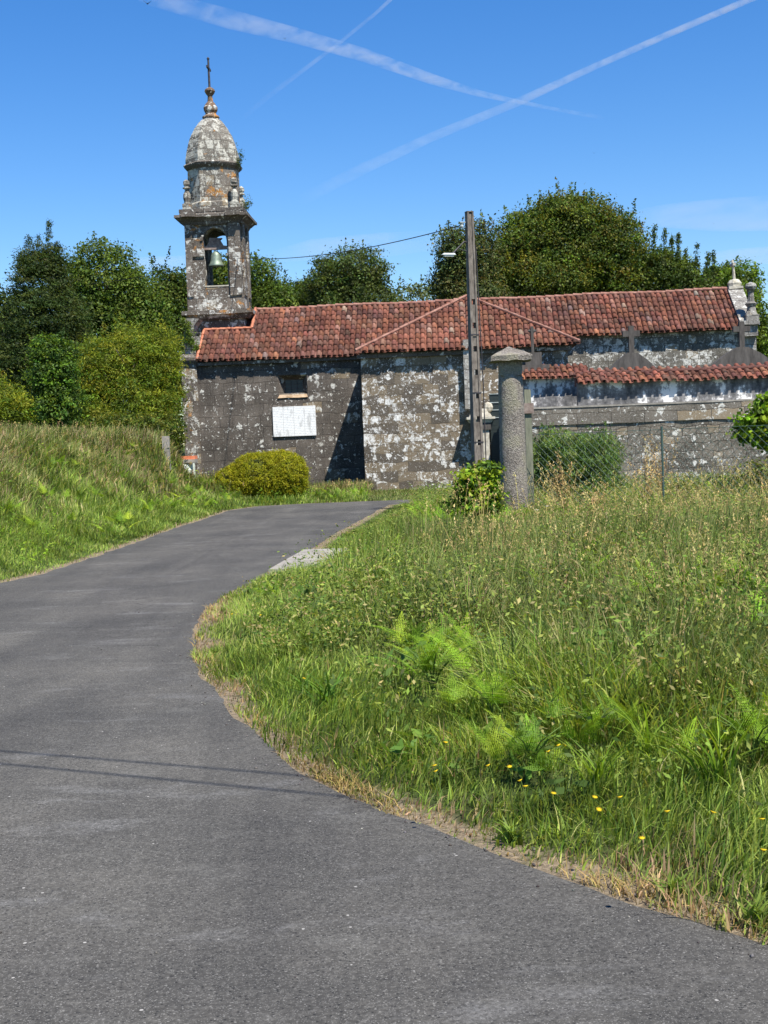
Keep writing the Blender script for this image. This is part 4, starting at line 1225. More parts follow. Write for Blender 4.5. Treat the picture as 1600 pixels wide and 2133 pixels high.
# ------------------------------------------------------------------ trees and shrubs
def tree(name, px, Y, items, label, group, n_clump, per, clump_r, leaf, cols, w=None, z0=None, stem=True, leafname="crown", shoots=(), **kw):
    """items: lobes as (px, py, rx_px, ry_px, depth offset, depth radius factor) at distance Y"""
    x0 = at(px, 900, Y).x
    z0 = gz_at(x0, Y) if z0 is None else z0
    s = Y / F_PX
    L = []
    for it in items:
        c = at(it[0], it[1], Y + it[4])
        L.append((c.x - x0, it[4], c.z - z0, it[2] * s, it[2] * s * it[5], it[3] * s))
    bag = crown(L, n_clump, per, clump_r, leaf, cols, w, **kw)
    # narrow leading shoots: a short column of small clumps each, (px, py bottom, py top, half width px)
    for (sx, yb, yt, hw) in shoots:
        a, b_ = at(sx, yb, Y), at(sx, yt, Y)
        m = max(8, int((b_.z - a.z) / 0.075)) * 2
        t = rng.random(m)
        ctr = np.column_stack([a.x + (b_.x - a.x) * t - x0, np.zeros(m), a.z + (b_.z - a.z) * t - z0]) + rng.normal(0, 1, (m, 3)) * (hw * s * 0.5 * (1.15 - t))[:, None] * np.array([1, 1, .3])
        ci = np.repeat(np.arange(m), 14)
        tone = pal(m, cols, w, 0.2)
        pts = ctr[ci] + rng.normal(0, 0.055, (len(ci), 3))
        bag.add(leaf_quads(pts, leaf * 0.8, kw.get('aspect', 0.55), np.tile([0, -0.3, 0.5], (len(ci), 1)), tone[ci] * (1 + rng.normal(0, .2, (len(ci), 1))).clip(.4, 1.7), 0.9))
    top = max(l[2] + l[5] for l in L)
    cat = {"clipped_shrub": "shrub", "shrub": "shrub", "hedge": "hedge", "leafy_bush": "shrub", "climber": "climber"}.get(name, "tree")
    st = dict(h=top * 0.78, r=0.022 * top + 0.03, limbs=9, spread=max(l[3] for l in L) * (0.2 if name == "conifer" else 0.55)) if stem else None
    return plant(name, (x0, Y, z0), label, cat, bag, group, st, leafname)


G_DARK = [(0.024, 0.046, 0.010), (0.04, 0.07, 0.014), (0.065, 0.095, 0.02)]
G_MID = [(0.034, 0.064, 0.014), (0.055, 0.095, 0.02), (0.08, 0.125, 0.026)]
G_CONIF = [(0.018, 0.036, 0.012), (0.030, 0.052, 0.017), (0.05, 0.072, 0.022)]
G_YEL = [(0.10, 0.145, 0.018), (0.15, 0.185, 0.022), (0.055, 0.095, 0.014)]
G_GREY = [(0.06, 0.085, 0.045), (0.09, 0.12, 0.06), (0.04, 0.06, 0.028)]
G_LIME = [(0.08, 0.15, 0.016), (0.12, 0.2, 0.02), (0.05, 0.10, 0.014)]
LT = "trees rising behind the left bank"
tree("conifer", 100, 49, [(72, 545, 30, 34, 0, 1), (112, 545, 22, 32, 0, 1), (85, 600, 56, 60, 0, .9), (95, 670, 84, 70, 0, .9), (90, 760, 100, 85, 0, .9), (70, 840, 110, 80, .5, .8)],
     "dark dense conifer with a narrow leading spire at the far left", LT, 3000, 30, 0.34, 0.125, G_CONIF, aspect=0.28, flat=0.4, hollow=0.5, droop=(0.6, 0.0, -0.35),
     shoots=((102, 530, 462, 10), (62, 520, 494, 9), (80, 520, 490, 9), (120, 530, 505, 8), (45, 560, 530, 9), (36, 600, 575, 9)))
tree("broadleaf_tree", 215, 60, [(215, 590, 72, 82, 0, 1), (165, 630, 50, 80, 0, 1), (265, 640, 62, 80, .4, 1), (215, 720, 110, 90, 0, 1), (300, 690, 60, 90, 0, .8)],
     "bushy mid green tree with a rounded open top between the conifer and the church tower", LT, 1800, 36, 0.48, 0.13, G_MID, spikes=30, spike_h=.5)
tree("broadleaf_tree", 345, 66, [(340, 640, 48, 75, 0, 1), (372, 640, 46, 70, 0, 1), (350, 740, 70, 90, 0, 1)],
     "dark tree with small upright tips close to the left side of the church tower", LT, 1000, 36, 0.5, 0.13, G_DARK, spikes=26, spike_h=1.1)
tree("broadleaf_tree", 0, 52, [(-10, 700, 70, 90, 0, 1), (10, 780, 90, 100, 0, 1), (-30, 660, 40, 60, 0, 1)],
     "dark green tree cut off by the left edge below the conifer", LT, 800, 26, 0.45, 0.16, G_CONIF)
tree("broadleaf_tree", 430, 68, [(440, 640, 60, 90, 0, 1), (470, 600, 55, 60, 0, 1)],
     "dark green tree seen through the arch of the bell tower", LT, 600, 24, 0.5, 0.17, G_DARK)
SH = "shrubs along the left bank"
tree("shrub", 112, 39.5, [(112, 780, 48, 70, 0, 1), (120, 850, 52, 60, 0, 1), (95, 730, 28, 34, 0, 1), (135, 745, 26, 40, 0, 1)],
     "upright dark glossy evergreen shrub with a bare stem foot left of the yellow-green bushes", SH, 700, 26, 0.19, 0.085, [(0.03, 0.065, 0.018), (0.05, 0.10, 0.02), (0.085, 0.15, 0.02)], spikes=16, spike_h=.35, hollow=0.35)
tree("shrub", 280, 46, [(215, 770, 60, 64, 0, 1), (285, 755, 70, 70, 0, 1), (333, 745, 40, 60, .2, 1), (342, 800, 34, 80, 0, 1), (260, 840, 110, 70, -.3, .7), (322, 850, 50, 60, -.3, .8), (180, 810, 40, 70, 0, 1)],
     "large yellow-green feathery shrub filling the gap left of the church corner", SH, 2600, 34, 0.28, 0.105, G_YEL, aspect=0.25, spread=1.0, spikes=40, spike_h=.6, hollow=0.4)
tree("shrub", 20, 42, [(10, 850, 60, 50, 0, 1), (45, 880, 40, 40, 0, 1), (-30, 830, 50, 60, 0, 1)],
     "low yellowish shrub at the left edge under the dark conifer", SH, 600, 26, 0.27, 0.10, G_YEL, aspect=0.3, stem=False)
tree("hedge", 280, 43.5, [(200, 900, 40, 34, 0, 1), (255, 895, 50, 34, 0, 1), (320, 900, 50, 36, 0, 1), (358, 905, 22, 44, .2, 1)],
     "low rough hedge of yellow-green growth in front of the feathery shrub", SH, 800, 26, 0.22, 0.095, [(0.06, 0.095, 0.018), (0.10, 0.12, 0.024), (0.035, 0.065, 0.015)], aspect=0.4, stem=False)
BT = "trees standing behind the church roof"
tree("broadleaf_tree", 545, 64, [(535, 600, 44, 62, 0, 1), (565, 640, 50, 50, 0, 1), (520, 650, 50, 60, 0, 1)],
     "mid green tree showing just right of the bell tower", BT, 700, 34, 0.44, 0.125, G_MID, spikes=10)
tree("broadleaf_tree", 620, 70, [(605, 640, 34, 48, 0, 1), (640, 640, 40, 50, 0, 1), (590, 660, 30, 40, 0, 1)],
     "low dark tree top above the roof between the tower tree and the loose crowned tree", BT, 700, 32, 0.44, 0.125, G_DARK, spikes=14, spike_h=.6)
tree("broadleaf_tree", 725, 68, [(725, 575, 56, 52, 0, 1), (760, 560, 42, 44, 0, 1), (690, 600, 50, 50, 0, 1), (672, 560, 16, 22, 0, 1), (735, 640, 80, 50, 0, 1), (790, 620, 30, 40, 0, 1)],
     "loose crowned grey-green tree rising alone above the middle of the roof", BT, 1000, 34, 0.42, 0.125, [(0.035, 0.055, 0.02), (0.05, 0.08, 0.025), (0.075, 0.11, 0.04)], spikes=24, spike_h=.7)
tree("broadleaf_tree", 860, 90, [(850, 620, 40, 26, 0, 1), (885, 615, 26, 26, 0, 1), (820, 630, 26, 20, 0, 1)],
     "thin see-through pale tree far off behind the ridge of the roof", BT, 120, 14, 0.5, 0.2, G_GREY, spikes=10, spike_h=.8)
RT = "big trees behind the right end of the church"
tree("broadleaf_tree", 965, 64, [(960, 560, 46, 70, 0, 1), (945, 520, 34, 46, 0, 1), (1000, 540, 42, 70, 0, 1), (935, 600, 36, 46, 0, 1), (985, 620, 70, 40, 0, 1)],
     "feathery grey-green tree behind the top of the utility pole", RT, 1300, 30, 0.38, 0.12, [(0.045, 0.07, 0.03), (0.07, 0.10, 0.04), (0.09, 0.095, 0.04), (0.03, 0.05, 0.02)], spikes=50, spike_h=.6, hollow=0.4)
tree("broadleaf_tree", 1200, 67, [(1180, 520, 115, 96, 0, .9), (1105, 520, 70, 76, -.5, 1), (1265, 540, 78, 92, 0, 1), (1195, 455, 84, 44, 0, 1), (1130, 590, 100, 60, -1, 1), (1300, 600, 60, 60, -.5, 1), (1055, 570, 46, 76, 0, 1)],
     "huge domed tree rising highest behind the right half of the church roof", RT, 3600, 40, 0.52, 0.13, G_DARK + G_MID + [(0.10, 0.12, 0.02), (0.075, 0.075, 0.018)], spikes=110, spike_h=.75, hollow=0.5)
tree("broadleaf_tree", 1395, 66, [(1378, 585, 40, 66, 0, 1), (1412, 595, 40, 54, 0, 1), (1455, 615, 40, 40, 0, 1)],
     "dark tree with tall spiky shoots stepping down right of the huge domed tree", RT, 1100, 34, 0.34, 0.12, [(0.025, 0.045, 0.013), (0.04, 0.07, 0.018), (0.07, 0.11, 0.02)], spikes=14, spike_h=.5,
     shoots=((1363, 560, 468, 9), (1385, 560, 478, 8), (1400, 560, 492, 7), (1413, 570, 486, 8), (1428, 580, 520, 7), (1452, 600, 510, 8), (1475, 600, 528, 8), (1486, 600, 524, 7)))
tree("broadleaf_tree", 1490, 68, [(1485, 605, 36, 46, 0, 1), (1512, 585, 26, 32, 0, 1), (1460, 625, 40, 30, 0, 1)],
     "small dark tree just left of the east gable cross", RT, 500, 30, 0.34, 0.12, G_DARK + G_LIME[:1], spikes=6, spike_h=.4)
tree("broadleaf_tree", 1565, 60, [(1545, 610, 38, 60, 0, 1), (1560, 680, 44, 70, 0, 1), (1580, 740, 40, 60, 0, 1)],
     "bright lime green tree at the far right behind the gable pinnacle", RT, 800, 32, 0.34, 0.12, G_LIME + G_MID, spikes=16, spike_h=.4)
# low growth closing the view under the trees
for (px, Y, wd, lab) in ((60, 70, 240, "distant dark trees filling the horizon behind the left conifer"), (300, 74, 260, "distant dark trees closing the horizon between the left shrubs and the tower"), (1640, 75, 100, "distant green trees beyond the right end of the church"),):
    tree("broadleaf_tree", px, Y, [(px - wd * .4, 800, wd * .4, 110, 0, .6), (px, 800, wd * .4, 120, 0, .6), (px + wd * .4, 800, wd * .4, 110, 0, .6)], lab, "distant trees", 420, 20, 0.8, 0.24, G_DARK)

# clipped bush in front of the church, standing on the far verge
bx = at(546, 1000, 42.4)
e = empty("clipped_shrub", (bx.x, 42.4, 0), "rounded clipped yellow-green bush in front of the church wall beside the lane", "shrub")
lob = [(-0.66, 0, 0.60, 0.80, 0.8, 0.56), (0.0, 0, 0.76, 1.05, 0.85, 0.74), (0.62, 0, 0.80, 0.76, 0.75, 0.74)]
bag = crown(lob, 4200, 30, 0.085, 0.042, [(0.17, 0.19, 0.012), (0.14, 0.165, 0.012), (0.21, 0.225, 0.014)], hollow=0.93, aspect=0.5, flat=0.8, clumpjit=0.14)
bag.build("foliage", M['foliage'], e)
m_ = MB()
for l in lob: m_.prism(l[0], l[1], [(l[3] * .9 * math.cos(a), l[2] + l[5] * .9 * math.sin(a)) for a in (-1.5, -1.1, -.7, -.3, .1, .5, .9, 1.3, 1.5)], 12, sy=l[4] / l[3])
m_.build("light_block_core", M['leafcore'], e, rough=0.04)  # solid core added to block light through the leaves, not modelled twigs

# shrubs on the right
tree("leafy_bush", 990, 20.8, [(985, 1010, 34, 34, 0, 1), (1008, 985, 26, 26, 0, 1), (985, 1060, 44, 44, 0, 1), (955, 1080, 24, 30, 0, 1), (1020, 1050, 26, 40, .1, 1)],
     "bright leafy bush growing at the left foot of the stone column", None, 620, 10, 0.11, 0.085, [(0.10, 0.19, 0.02), (0.17, 0.24, 0.022), (0.06, 0.12, 0.02), (0.035, 0.075, 0.015)], aspect=0.5, hollow=0.3, spread=0.6)
tree("shrub", 1210, 27, [(1205, 965, 80, 56, 0, 1), (1240, 945, 56, 42, 0, 1), (1160, 930, 50, 32, 0, 1), (1220, 1010, 84, 44, 0, 1), (1135, 970, 40, 60, 0, 1)],
     "rounded grey-green broom shrub behind the chain-link fence", None, 1200, 30, 0.14, 0.075, [(0.05, 0.10, 0.03), (0.075, 0.13, 0.04), (0.11, 0.17, 0.06)], aspect=0.22, hollow=0.3, spikes=60, spike_h=.2, droop=(0, 0, 1))
tree("climber", 1580, 24, [(1575, 890, 44, 38, 0, .6), (1600, 860, 36, 34, 0, .6), (1610, 910, 40, 34, 0, .6)],
     "bright climbing vine over the cemetery wall at the right edge", None, 260, 12, 0.10, 0.09, [(0.09, 0.17, 0.018), (0.15, 0.24, 0.02), (0.05, 0.10, 0.015)], aspect=0.8, hollow=0.4, stem=False)
tree("shrub", 1440, 27, [(1420, 1030, 44, 26, 0, 1), (1500, 1030, 60, 36, 0, 1), (1580, 1010, 50, 50, 0, 1), (1370, 1035, 30, 26, 0, 1)],
     "low mixed scrub along the foot of the cemetery wall behind the fence", None, 420, 18, 0.15, 0.07, [(0.05, 0.09, 0.02), (0.09, 0.13, 0.03), (0.10, 0.10, 0.05), (0.035, 0.06, 0.02)], aspect=0.5, hollow=0.2, stem=False)
# growth rooted on the church masonry
iv = crown([(0, 0, 0, .20, .2, .38), (-.1, 0, .45, .14, .14, .3), (.18, -.1, -.35, .2, .15, .2)], 110, 16, 0.12, 0.06, G_MID + G_LIME[:1], hollow=0.2)
plant("ivy", ch_world(0.25, 0.35, 6.05), "ivy clump growing on the scroll above the left corner of the church", "ivy", iv, leafname="leaves")
iv = crown([(0, 0, 0, .12, .16, .2), (.12, 0, .28, .05, .05, .22)], 40, 12, 0.09, 0.05, G_DARK + G_MID[:1], hollow=0.2, spikes=8, spike_h=.4)
plant("wall_plant", ch_world(2.12, 2.3, 12.95), "small weed sprouting from the right side of the dome cornice", "plant", iv, leafname="leaves")
iv = crown([(0, 0, 0, .12, .3, .2), (.18, 0, .12, .16, .1, .12)], 45, 12, 0.09, 0.05, G_DARK + G_GREY[:1], hollow=0.2, spikes=8, spike_h=.3)
plant("wall_plant", ch_world(2.28, 2.7, 11.3), "grey-green weed on the main cornice right of the drum", "plant", iv, leafname="leaves")

# ------------------------------------------------------------------ grasses
SLAB = np.array(S)
FERNS = [(905, 1470, 1.05, "large dark-hearted bracken fern in the middle of the right-hand field"), (985, 1420, .9, "bracken fern just right of the large dark-hearted one"),
         (860, 1400, .8, "pale bracken fern just left and above the large dark-hearted one"), (1110, 1640, .75, "feathery bracken fern among the yellow flowers near the verge"),
         (1030, 1540, .7, "low bracken fern between the dark-hearted fern and the yellow flowers"), (1085, 1430, .9, "darker bracken fern right of centre in the field"),
         (560, 1262, .6, "small bracken fern at the lane edge below the concrete slab"), (1330, 1520, .8, "bracken fern in the seeding grass at the right of the field"),
         (1560, 1300, .8, "bright bracken fern near the right edge of the field at mid height"), (1290, 1250, .8, "bracken fern in the far part of the field below the broom shrub"),
         (1570, 1640, .8, "bracken fern at the right edge just above the lush verge"), (1240, 1600, .65, "small bracken fern a little right of the yellow flowers")]
FERN_XY = []
for (px, py, sc_, _l) in FERNS:
    _rx, _rz = ray(px, py + 30 * sc_); FERN_XY.append((_rx * -CAM_Z / _rz, -CAM_Z / _rz, sc_))


def by_column(P):
    return 1 - 0.6 * np.exp(-((P[:, 0] - 1.6) ** 2 + ((P[:, 1] - 19.2) / 1.6) ** 2) / 0.9)


def near_fern(P):
    d = np.full(len(P), 9.0)
    for (fx, fy_, sc_) in FERN_XY: d = np.minimum(d, np.hypot(P[:, 0] - fx, (P[:, 1] - fy_)) / sc_)
    return sstep(0.16, 0.42, d)

FIELD = np.array([(60, -3.5)] + [tuple(p) for p in R_EDGE[1:-1]] + [(60, 36)])


def sample(n, Yl, Yh, side):
    """random points inside the camera's view wedge (with margin) between two distances"""
    Y = np.sqrt(rng.random(n) * (Yh ** 2 - Yl ** 2) + Yl ** 2)
    X = (rng.random(n) * 2 - 1) * (0.30 * Y + 0.6)
    P = np.stack([X, Y], 1)
    ins = in_poly(ROAD, P)
    dl, dr = seg_dist(L_EDGE, P), seg_dist(R_EDGE, P)
    left = (X < -0.5) & (dl < dr)
    keep = ~ins & (left if side == 'L' else ~left) & ~in_poly(SLAB, P)
    d = np.where(left, dl, dr)
    return P[keep], d[keep]


def dryness(P):
    return 0.5 + 0.5 * vnoise(P[:, 0], P[:, 1], 0.8, 5) + 0.25 * vnoise(P[:, 0], P[:, 1], 2.7, 6)


LUSH = [(0.10, 0.17, 0.026), (0.15, 0.235, 0.036), (0.20, 0.275, 0.05), (0.055, 0.11, 0.018), (0.22, 0.25, 0.08)]
MEAD = [(0.075, 0.125, 0.024), (0.11, 0.165, 0.034), (0.17, 0.205, 0.065), (0.045, 0.075, 0.018), (0.22, 0.205, 0.09)]
STRAW = [(0.24, 0.19, 0.09), (0.30, 0.25, 0.12), (0.19, 0.145, 0.08), (0.13, 0.16, 0.05)]
SEED = [(0.19, 0.17, 0.085), (0.25, 0.22, 0.12), (0.17, 0.13, 0.085), (0.16, 0.18, 0.07)]


def grass(name, bands, side, label, hfun, colfun, minpix=0.9, segs=3, leanm=0.5):
    bag = Bag()
    for (Yl, Yh, dens) in bands:
        A = 0.30 * (Yh ** 2 - Yl ** 2) + 1.2 * (Yh - Yl)
        P, d = sample(int(A * dens), Yl, Yh, side)
        h, keep = hfun(P, d)
        P, d, h = P[keep], d[keep], h[keep]
        n = len(P)
        if n == 0: continue
        z = ground_h(P)
        h = h * (0.55 + 0.75 * rng.random(n))
        w = np.maximum(0.004 + 0.010 * rng.random(n) ** 2, minpix * P[:, 1] / (F_PX * 0.48)) * (1 + 0.5 * (h > 0.3))
        lean = np.abs(rng.normal(0, leanm, n)) + 0.12
        az = rng.random(n) * 2 * np.pi
        c = colfun(P, d, n) * np.array([0.96, 0.93, 1.35]) * (1 + rng.normal(0, 0.22, n) + 0.28 * vnoise(P[:, 0], P[:, 1], 2.2, 51) + 0.18 * vnoise(P[:, 0], P[:, 1], 5.5, 52))[:, None]
        az = 3.0 * vnoise(P[:, 0], P[:, 1], 1.5, 53) + rng.normal(0, 1.1, n)
        bag.add(blades(np.column_stack([P, z - 0.01]), h, w, lean.clip(0, 1.1), az, c, segs))
    o = bag.build(name, M['foliage'])
    tag(o, label, None, None, "stuff")
    return o


def h_right(P, d):
    x, y = P[:, 0], P[:, 1]
    h = 0.06 + 0.13 * sstep(0.0, 0.6, d) + (0.30 + 0.14 * sstep(8, 13, y) - 0.16 * sstep(16, 21, y)) * sstep(1.05, 1.9, d + 0.45 * vnoise(x, y, 0.7, 9)) + 0.05 * vnoise(x, y, 1.6, 3)
    # the strip beside the lane between slab and church stays short
    short = sstep(17.4, 19, y) * (1 - sstep(-0.6, 0.9, x))
    h = h * (1 - 0.62 * short)
    h = np.where(y > 38.3, 0.10 + 0.06 * vnoise(x, y, 0.8), h)
    h = h * (1 - 0.45 * sstep(24, 30, y) * (y < 38.3))
    onch = (y > 51.6 - 3.1 * (x > -0.6)) & (x > -7.6)
    cw = (y > 43.2) & (x > 3.9)
    keep = ~onch & ~cw & (np.hypot(x - 2.11, y - 22) > 0.2)
    # bare trodden rim right at the asphalt
    keep &= rng.random(len(x)) < sstep(-0.06, 0.12, d + 0.10 * vnoise(x, y, 3.1, 4)) * 0.85 + 0.15
    h = h * (0.3 + 0.7 * near_fern(P)) * by_column(P)
    return h.clip(0.03, 0.75), keep


def c_right(P, d, n):
    lush = pal(n, LUSH, (4, 5, 3, 2, 1)); mead = pal(n, MEAD, (3, 4, 3, 2, 1.3)); straw = pal(n, STRAW)
    t = sstep(1.1, 2.4, d + 0.6 * vnoise(P[:, 0], P[:, 1], 0.6, 12))[:, None]
    pick = rng.random((n, 1)) < t
    c = np.where(pick, mead, lush)
    pd = (1 - sstep(-0.08, 0.24, d + 0.35 * vnoise(P[:, 0], P[:, 1], 1.3, 8))) * 0.85 + 0.10 * (dryness(P) > 0.9)
    far = (P[:, 1] > 38.3)
    c = np.where((rng.random(n) < pd * ~far)[:, None], straw, c)
    return c


grass("grass", [(3.8, 7, 3000), (7, 11, 2000), (11, 17, 1150), (17, 26, 620), (26, 38, 280), (38, 51.5, 190)], 'R', "green grass covering the verge and field right of the lane", h_right, c_right)


def h_left(P, d):
    x, y = P[:, 0], P[:, 1]
    h = 0.08 + 0.16 * sstep(0.15, 1.2, d) + 0.20 * sstep(1.5, 3.5, d) + 0.05 * vnoise(x, y, 0.9, 3)
    keep = ~((y > 51.4) & (x > -7.6)) & (d < 9)
    keep &= rng.random(len(x)) < sstep(-0.05, 0.3, d)
    return h.clip(0.05, 0.6), keep


def c_left(P, d, n):
    lush = pal(n, LUSH, (4, 4, 2, 3, 1)); mead = pal(n, MEAD, (3, 4, 3, 1, 2)); seed = pal(n, SEED)
    t = sstep(1.0, 3.2, d + 0.8 * vnoise(P[:, 0], P[:, 1], 0.5, 12))[:, None]
    c = np.where(rng.random((n, 1)) < t, mead, lush)
    pt_ = 0.32 * sstep(0.1, 0.8, vnoise(P[:, 0], P[:, 1], 0.45, 21)) * sstep(1.2, 2.4, d) + 0.18 * sstep(2.2, 4, d) + 0.4 * (d < 0.15)
    return np.where((rng.random(n) < pt_)[:, None], seed, c)


grass("bank_grass", [(15, 24, 950), (24, 34, 620), (34, 51.5, 330)], 'L', "green grass with dry patches covering the bank left of the lane", h_left, c_left)


def stalks(name, n, Yl, Yh, side, hfun, label, dmin=1.0, cols=SEED, dens_mask=None, head=12, hs=0.024):
    P, d = sample(n, Yl, Yh, side)
    k = (d > dmin)
    if dens_mask is not None: k &= rng.random(len(P)) < dens_mask(P, d)
    P, d = P[k], d[k]; n = len(P)
    h = hfun(P, d) * (0.7 + 0.5 * rng.random(n)); z = ground_h(P)
    lean = np.abs(rng.normal(0, 0.16, n)) * 1.6 + 0.08; az = rng.normal(0.3, 1.5, n)
    col = pal(n, cols)
    stemc = np.where((rng.random(n) < 0.6)[:, None], pal(n, [(0.16, 0.18, 0.06), (0.24, 0.22, 0.09)]), col)
    bag = Bag()
    w = np.maximum(0.0035, 0.62 * P[:, 1] / (F_PX * 0.48))
    bag.add(blades(np.column_stack([P, z]), h, w, lean, az, stemc, 4, tipcol=col))
    ci = np.repeat(np.arange(n), head)
    t = 0.80 + 0.22 * rng.random(len(ci))
    o = h[ci] * lean[ci] * t ** 2
    c = np.stack([P[ci, 0] + np.cos(az[ci]) * o, P[ci, 1] + np.sin(az[ci]) * o, z[ci] + h[ci] * (t - 0.42 * lean[ci] * t ** 2)], 1) + rng.normal(0, 0.009, (len(ci), 3))
    sz = np.maximum(hs * (0.7 + 0.6 * rng.random(len(ci))), 1.5 * P[ci, 1] / (F_PX * 0.48))
    bag.add(leaf_quads(c, sz, 0.35, np.tile([0, -1.0, 0.2], (len(ci), 1)), col[ci] * (1 + rng.normal(0, .2, (len(ci), 1))).clip(.5, 1.6), 0.6, droop=np.array([0, 0, 1.2])))
    o = bag.build(name, M['dryleaf'])
    return tag(o, label, None, None, "stuff")


stalks("seeding_grass", 17000, 6, 33, 'R', lambda P, d: 0.62 + 0.12 * vnoise(P[:, 0], P[:, 1], 0.9, 17) - 0.2 * (P[:, 1] > 25), "tall seeding grass stalks through the right-hand field", 1.7,
       dens_mask=lambda P, d: (0.35 + 0.65 * sstep(-0.3, 0.6, vnoise(P[:, 0], P[:, 1], 0.5, 31))) * sstep(1.7, 3.4, d) * (1 - 0.85 * sstep(16, 19, P[:, 1]) * (1 - sstep(0.0, 1.4, P[:, 0]))))
stalks("tall_straw", 2600, 9, 27, 'R', lambda P, d: 0.95 + 0.15 * vnoise(P[:, 0], P[:, 1], 0.9, 18), "single tall straw-pale stems standing above the right-hand field", 2.2, cols=[(0.27, 0.23, 0.12), (0.33, 0.28, 0.16), (0.22, 0.2, 0.09)],
       dens_mask=lambda P, d: 0.15 + 0.85 * sstep(0.0, 0.6, vnoise(P[:, 0], P[:, 1], 0.6, 33)), head=14, hs=0.026)
stalks("bank_seeding_grass", 7000, 17, 46, 'L', lambda P, d: 0.55 + 0 * d, "pale seeding grass stalks along the crest of the left bank", 1.3,
       dens_mask=lambda P, d: sstep(1.3, 3.2, d) * (0.3 + 0.7 * sstep(-0.2, 0.6, vnoise(P[:, 0], P[:, 1], 0.45, 21))) * (d < 8))


def gravel():
    D = densify(R_EDGE[2:24], 0.02)
    k = rng.random(len(D)) < 0.9; P = D[k] + rng.normal(0, 0.10, (k.sum(), 2))
    Q = np.column_stack([rng.uniform(-4, 3, 260), rng.uniform(3.5, 14, 260)]); Q = Q[in_poly(ROAD, Q)]
    P = np.vstack([P, Q])
    n = len(P); sz = 0.0025 + 0.008 * rng.random(n) ** 3
    base = np.array([(1, 0, 0), (0, 1, 0), (-1, 0, 0), (0, -1, 0), (0, 0, .7), (0, 0, -.5)], float)
    V = base[None] * sz[:, None, None] * (0.7 + 0.6 * rng.random((n, 6, 1)))
    a = rng.random(n) * 6.28; ca, sa = np.cos(a)[:, None], np.sin(a)[:, None]
    X = V[..., 0] * ca - V[..., 1] * sa; Y = V[..., 0] * sa + V[..., 1] * ca
    V = np.stack([X + P[:, 0:1], Y + P[:, 1:2], V[..., 2] + 0.006 + ground_h(P)[:, None]], -1).reshape(-1, 3)
    T = np.array([(0, 1, 4), (1, 2, 4), (2, 3, 4), (3, 0, 4), (1, 0, 5), (2, 1, 5), (3, 2, 5), (0, 3, 5)])
    F = (T[None] + (np.arange(n) * 6)[:, None, None]).reshape(-1, 3)
    C = np.repeat(pal(n, [(0.14, 0.13, 0.12), (0.24, 0.22, 0.19), (0.07, 0.06, 0.055)]) / np.array([1.8, 1.6, 1.2]), 6, 0)
    tag(np_mesh("gravel", V, [F], M['stone_chip'], None, C), "loose grit and small stones along the edge of the asphalt", None, None, "stuff")


gravel()
# broad low weeds woven through the verges
def weeds(name, n, Yl, Yh, side, label, dmin, cols, size, hh, mask):
    P, d = sample(n, Yl, Yh, side)
    k = (d > dmin) & (rng.random(len(P)) < mask(P, d))
    k &= ~((side == 'R') & (P[:, 1] > 15.5) & (P[:, 1] < 21) & (P[:, 0] < 0.3)) | (side == 'L')
    P = P[k]; m = len(P)
    per = 15
    ci = np.repeat(np.arange(m), per)
    z = ground_h(P)
    hgt = hh * (0.4 + 0.9 * rng.random(m))
    hgt = hgt * by_column(P) * (np.clip(d[k] / 1.2, 0.15, 1) * (1 - 0.75 * (P[:, 1] > 15) * (P[:, 0] < 0.6)) if side == 'R' else 1)
    c = np.stack([P[ci, 0] + rng.normal(0, 0.06, len(ci)), P[ci, 1] + rng.normal(0, 0.06, len(ci)), z[ci] + hgt[ci] * rng.random(len(ci)) ** 0.6], 1)
    tone = pal(m, cols)
    sz = np.maximum(size * (0.5 + rng.random(len(ci))), 1.6 * P[ci, 1] / (F_PX * 0.48))
    bag = Bag(); bag.add(leaf_quads(c, sz, 0.42, np.tile([0, -0.3, 0.9], (len(ci), 1)), tone[ci] * (1 + rng.normal(0, .15, (len(ci), 1))).clip(.5, 1.5), 0.6))
    return tag(bag.build(name, M['foliage']), label, None, None, "stuff")


def dry_verge():
    bag = Bag()
    for (Yl, Yh, n0) in ((3.8, 8, 90000), (8, 14, 50000), (14, 22, 16000)):
        P, d = sample(n0, Yl, Yh, 'R')
        wv = d + 0.16 * vnoise(P[:, 0], P[:, 1], 1.7, 61)
        k = rng.random(len(P)) < (1 - sstep(0.03, 0.20, wv)) * sstep(-0.6, 0.2, vnoise(P[:, 0], P[:, 1], 1.9, 62))
        P, d = P[k], d[k]; n = len(P)
        w = np.maximum(0.003 + 0.003 * rng.random(n), 0.8 * P[:, 1] / (F_PX * 0.48))
        bag.add(blades(np.column_stack([P, ground_h(P) - 0.005]), 0.035 + 0.07 * rng.random(n), w, 0.5 + 0.6 * rng.random(n), rng.random(n) * 6.28, pal(n, STRAW, (4, 3, 3, 2)) * 0.8, 2))
    tag(bag.build("dry_verge_grass", M['dryleaf']), "parched straw-coloured grass along the edge of the asphalt", None, None, "stuff")


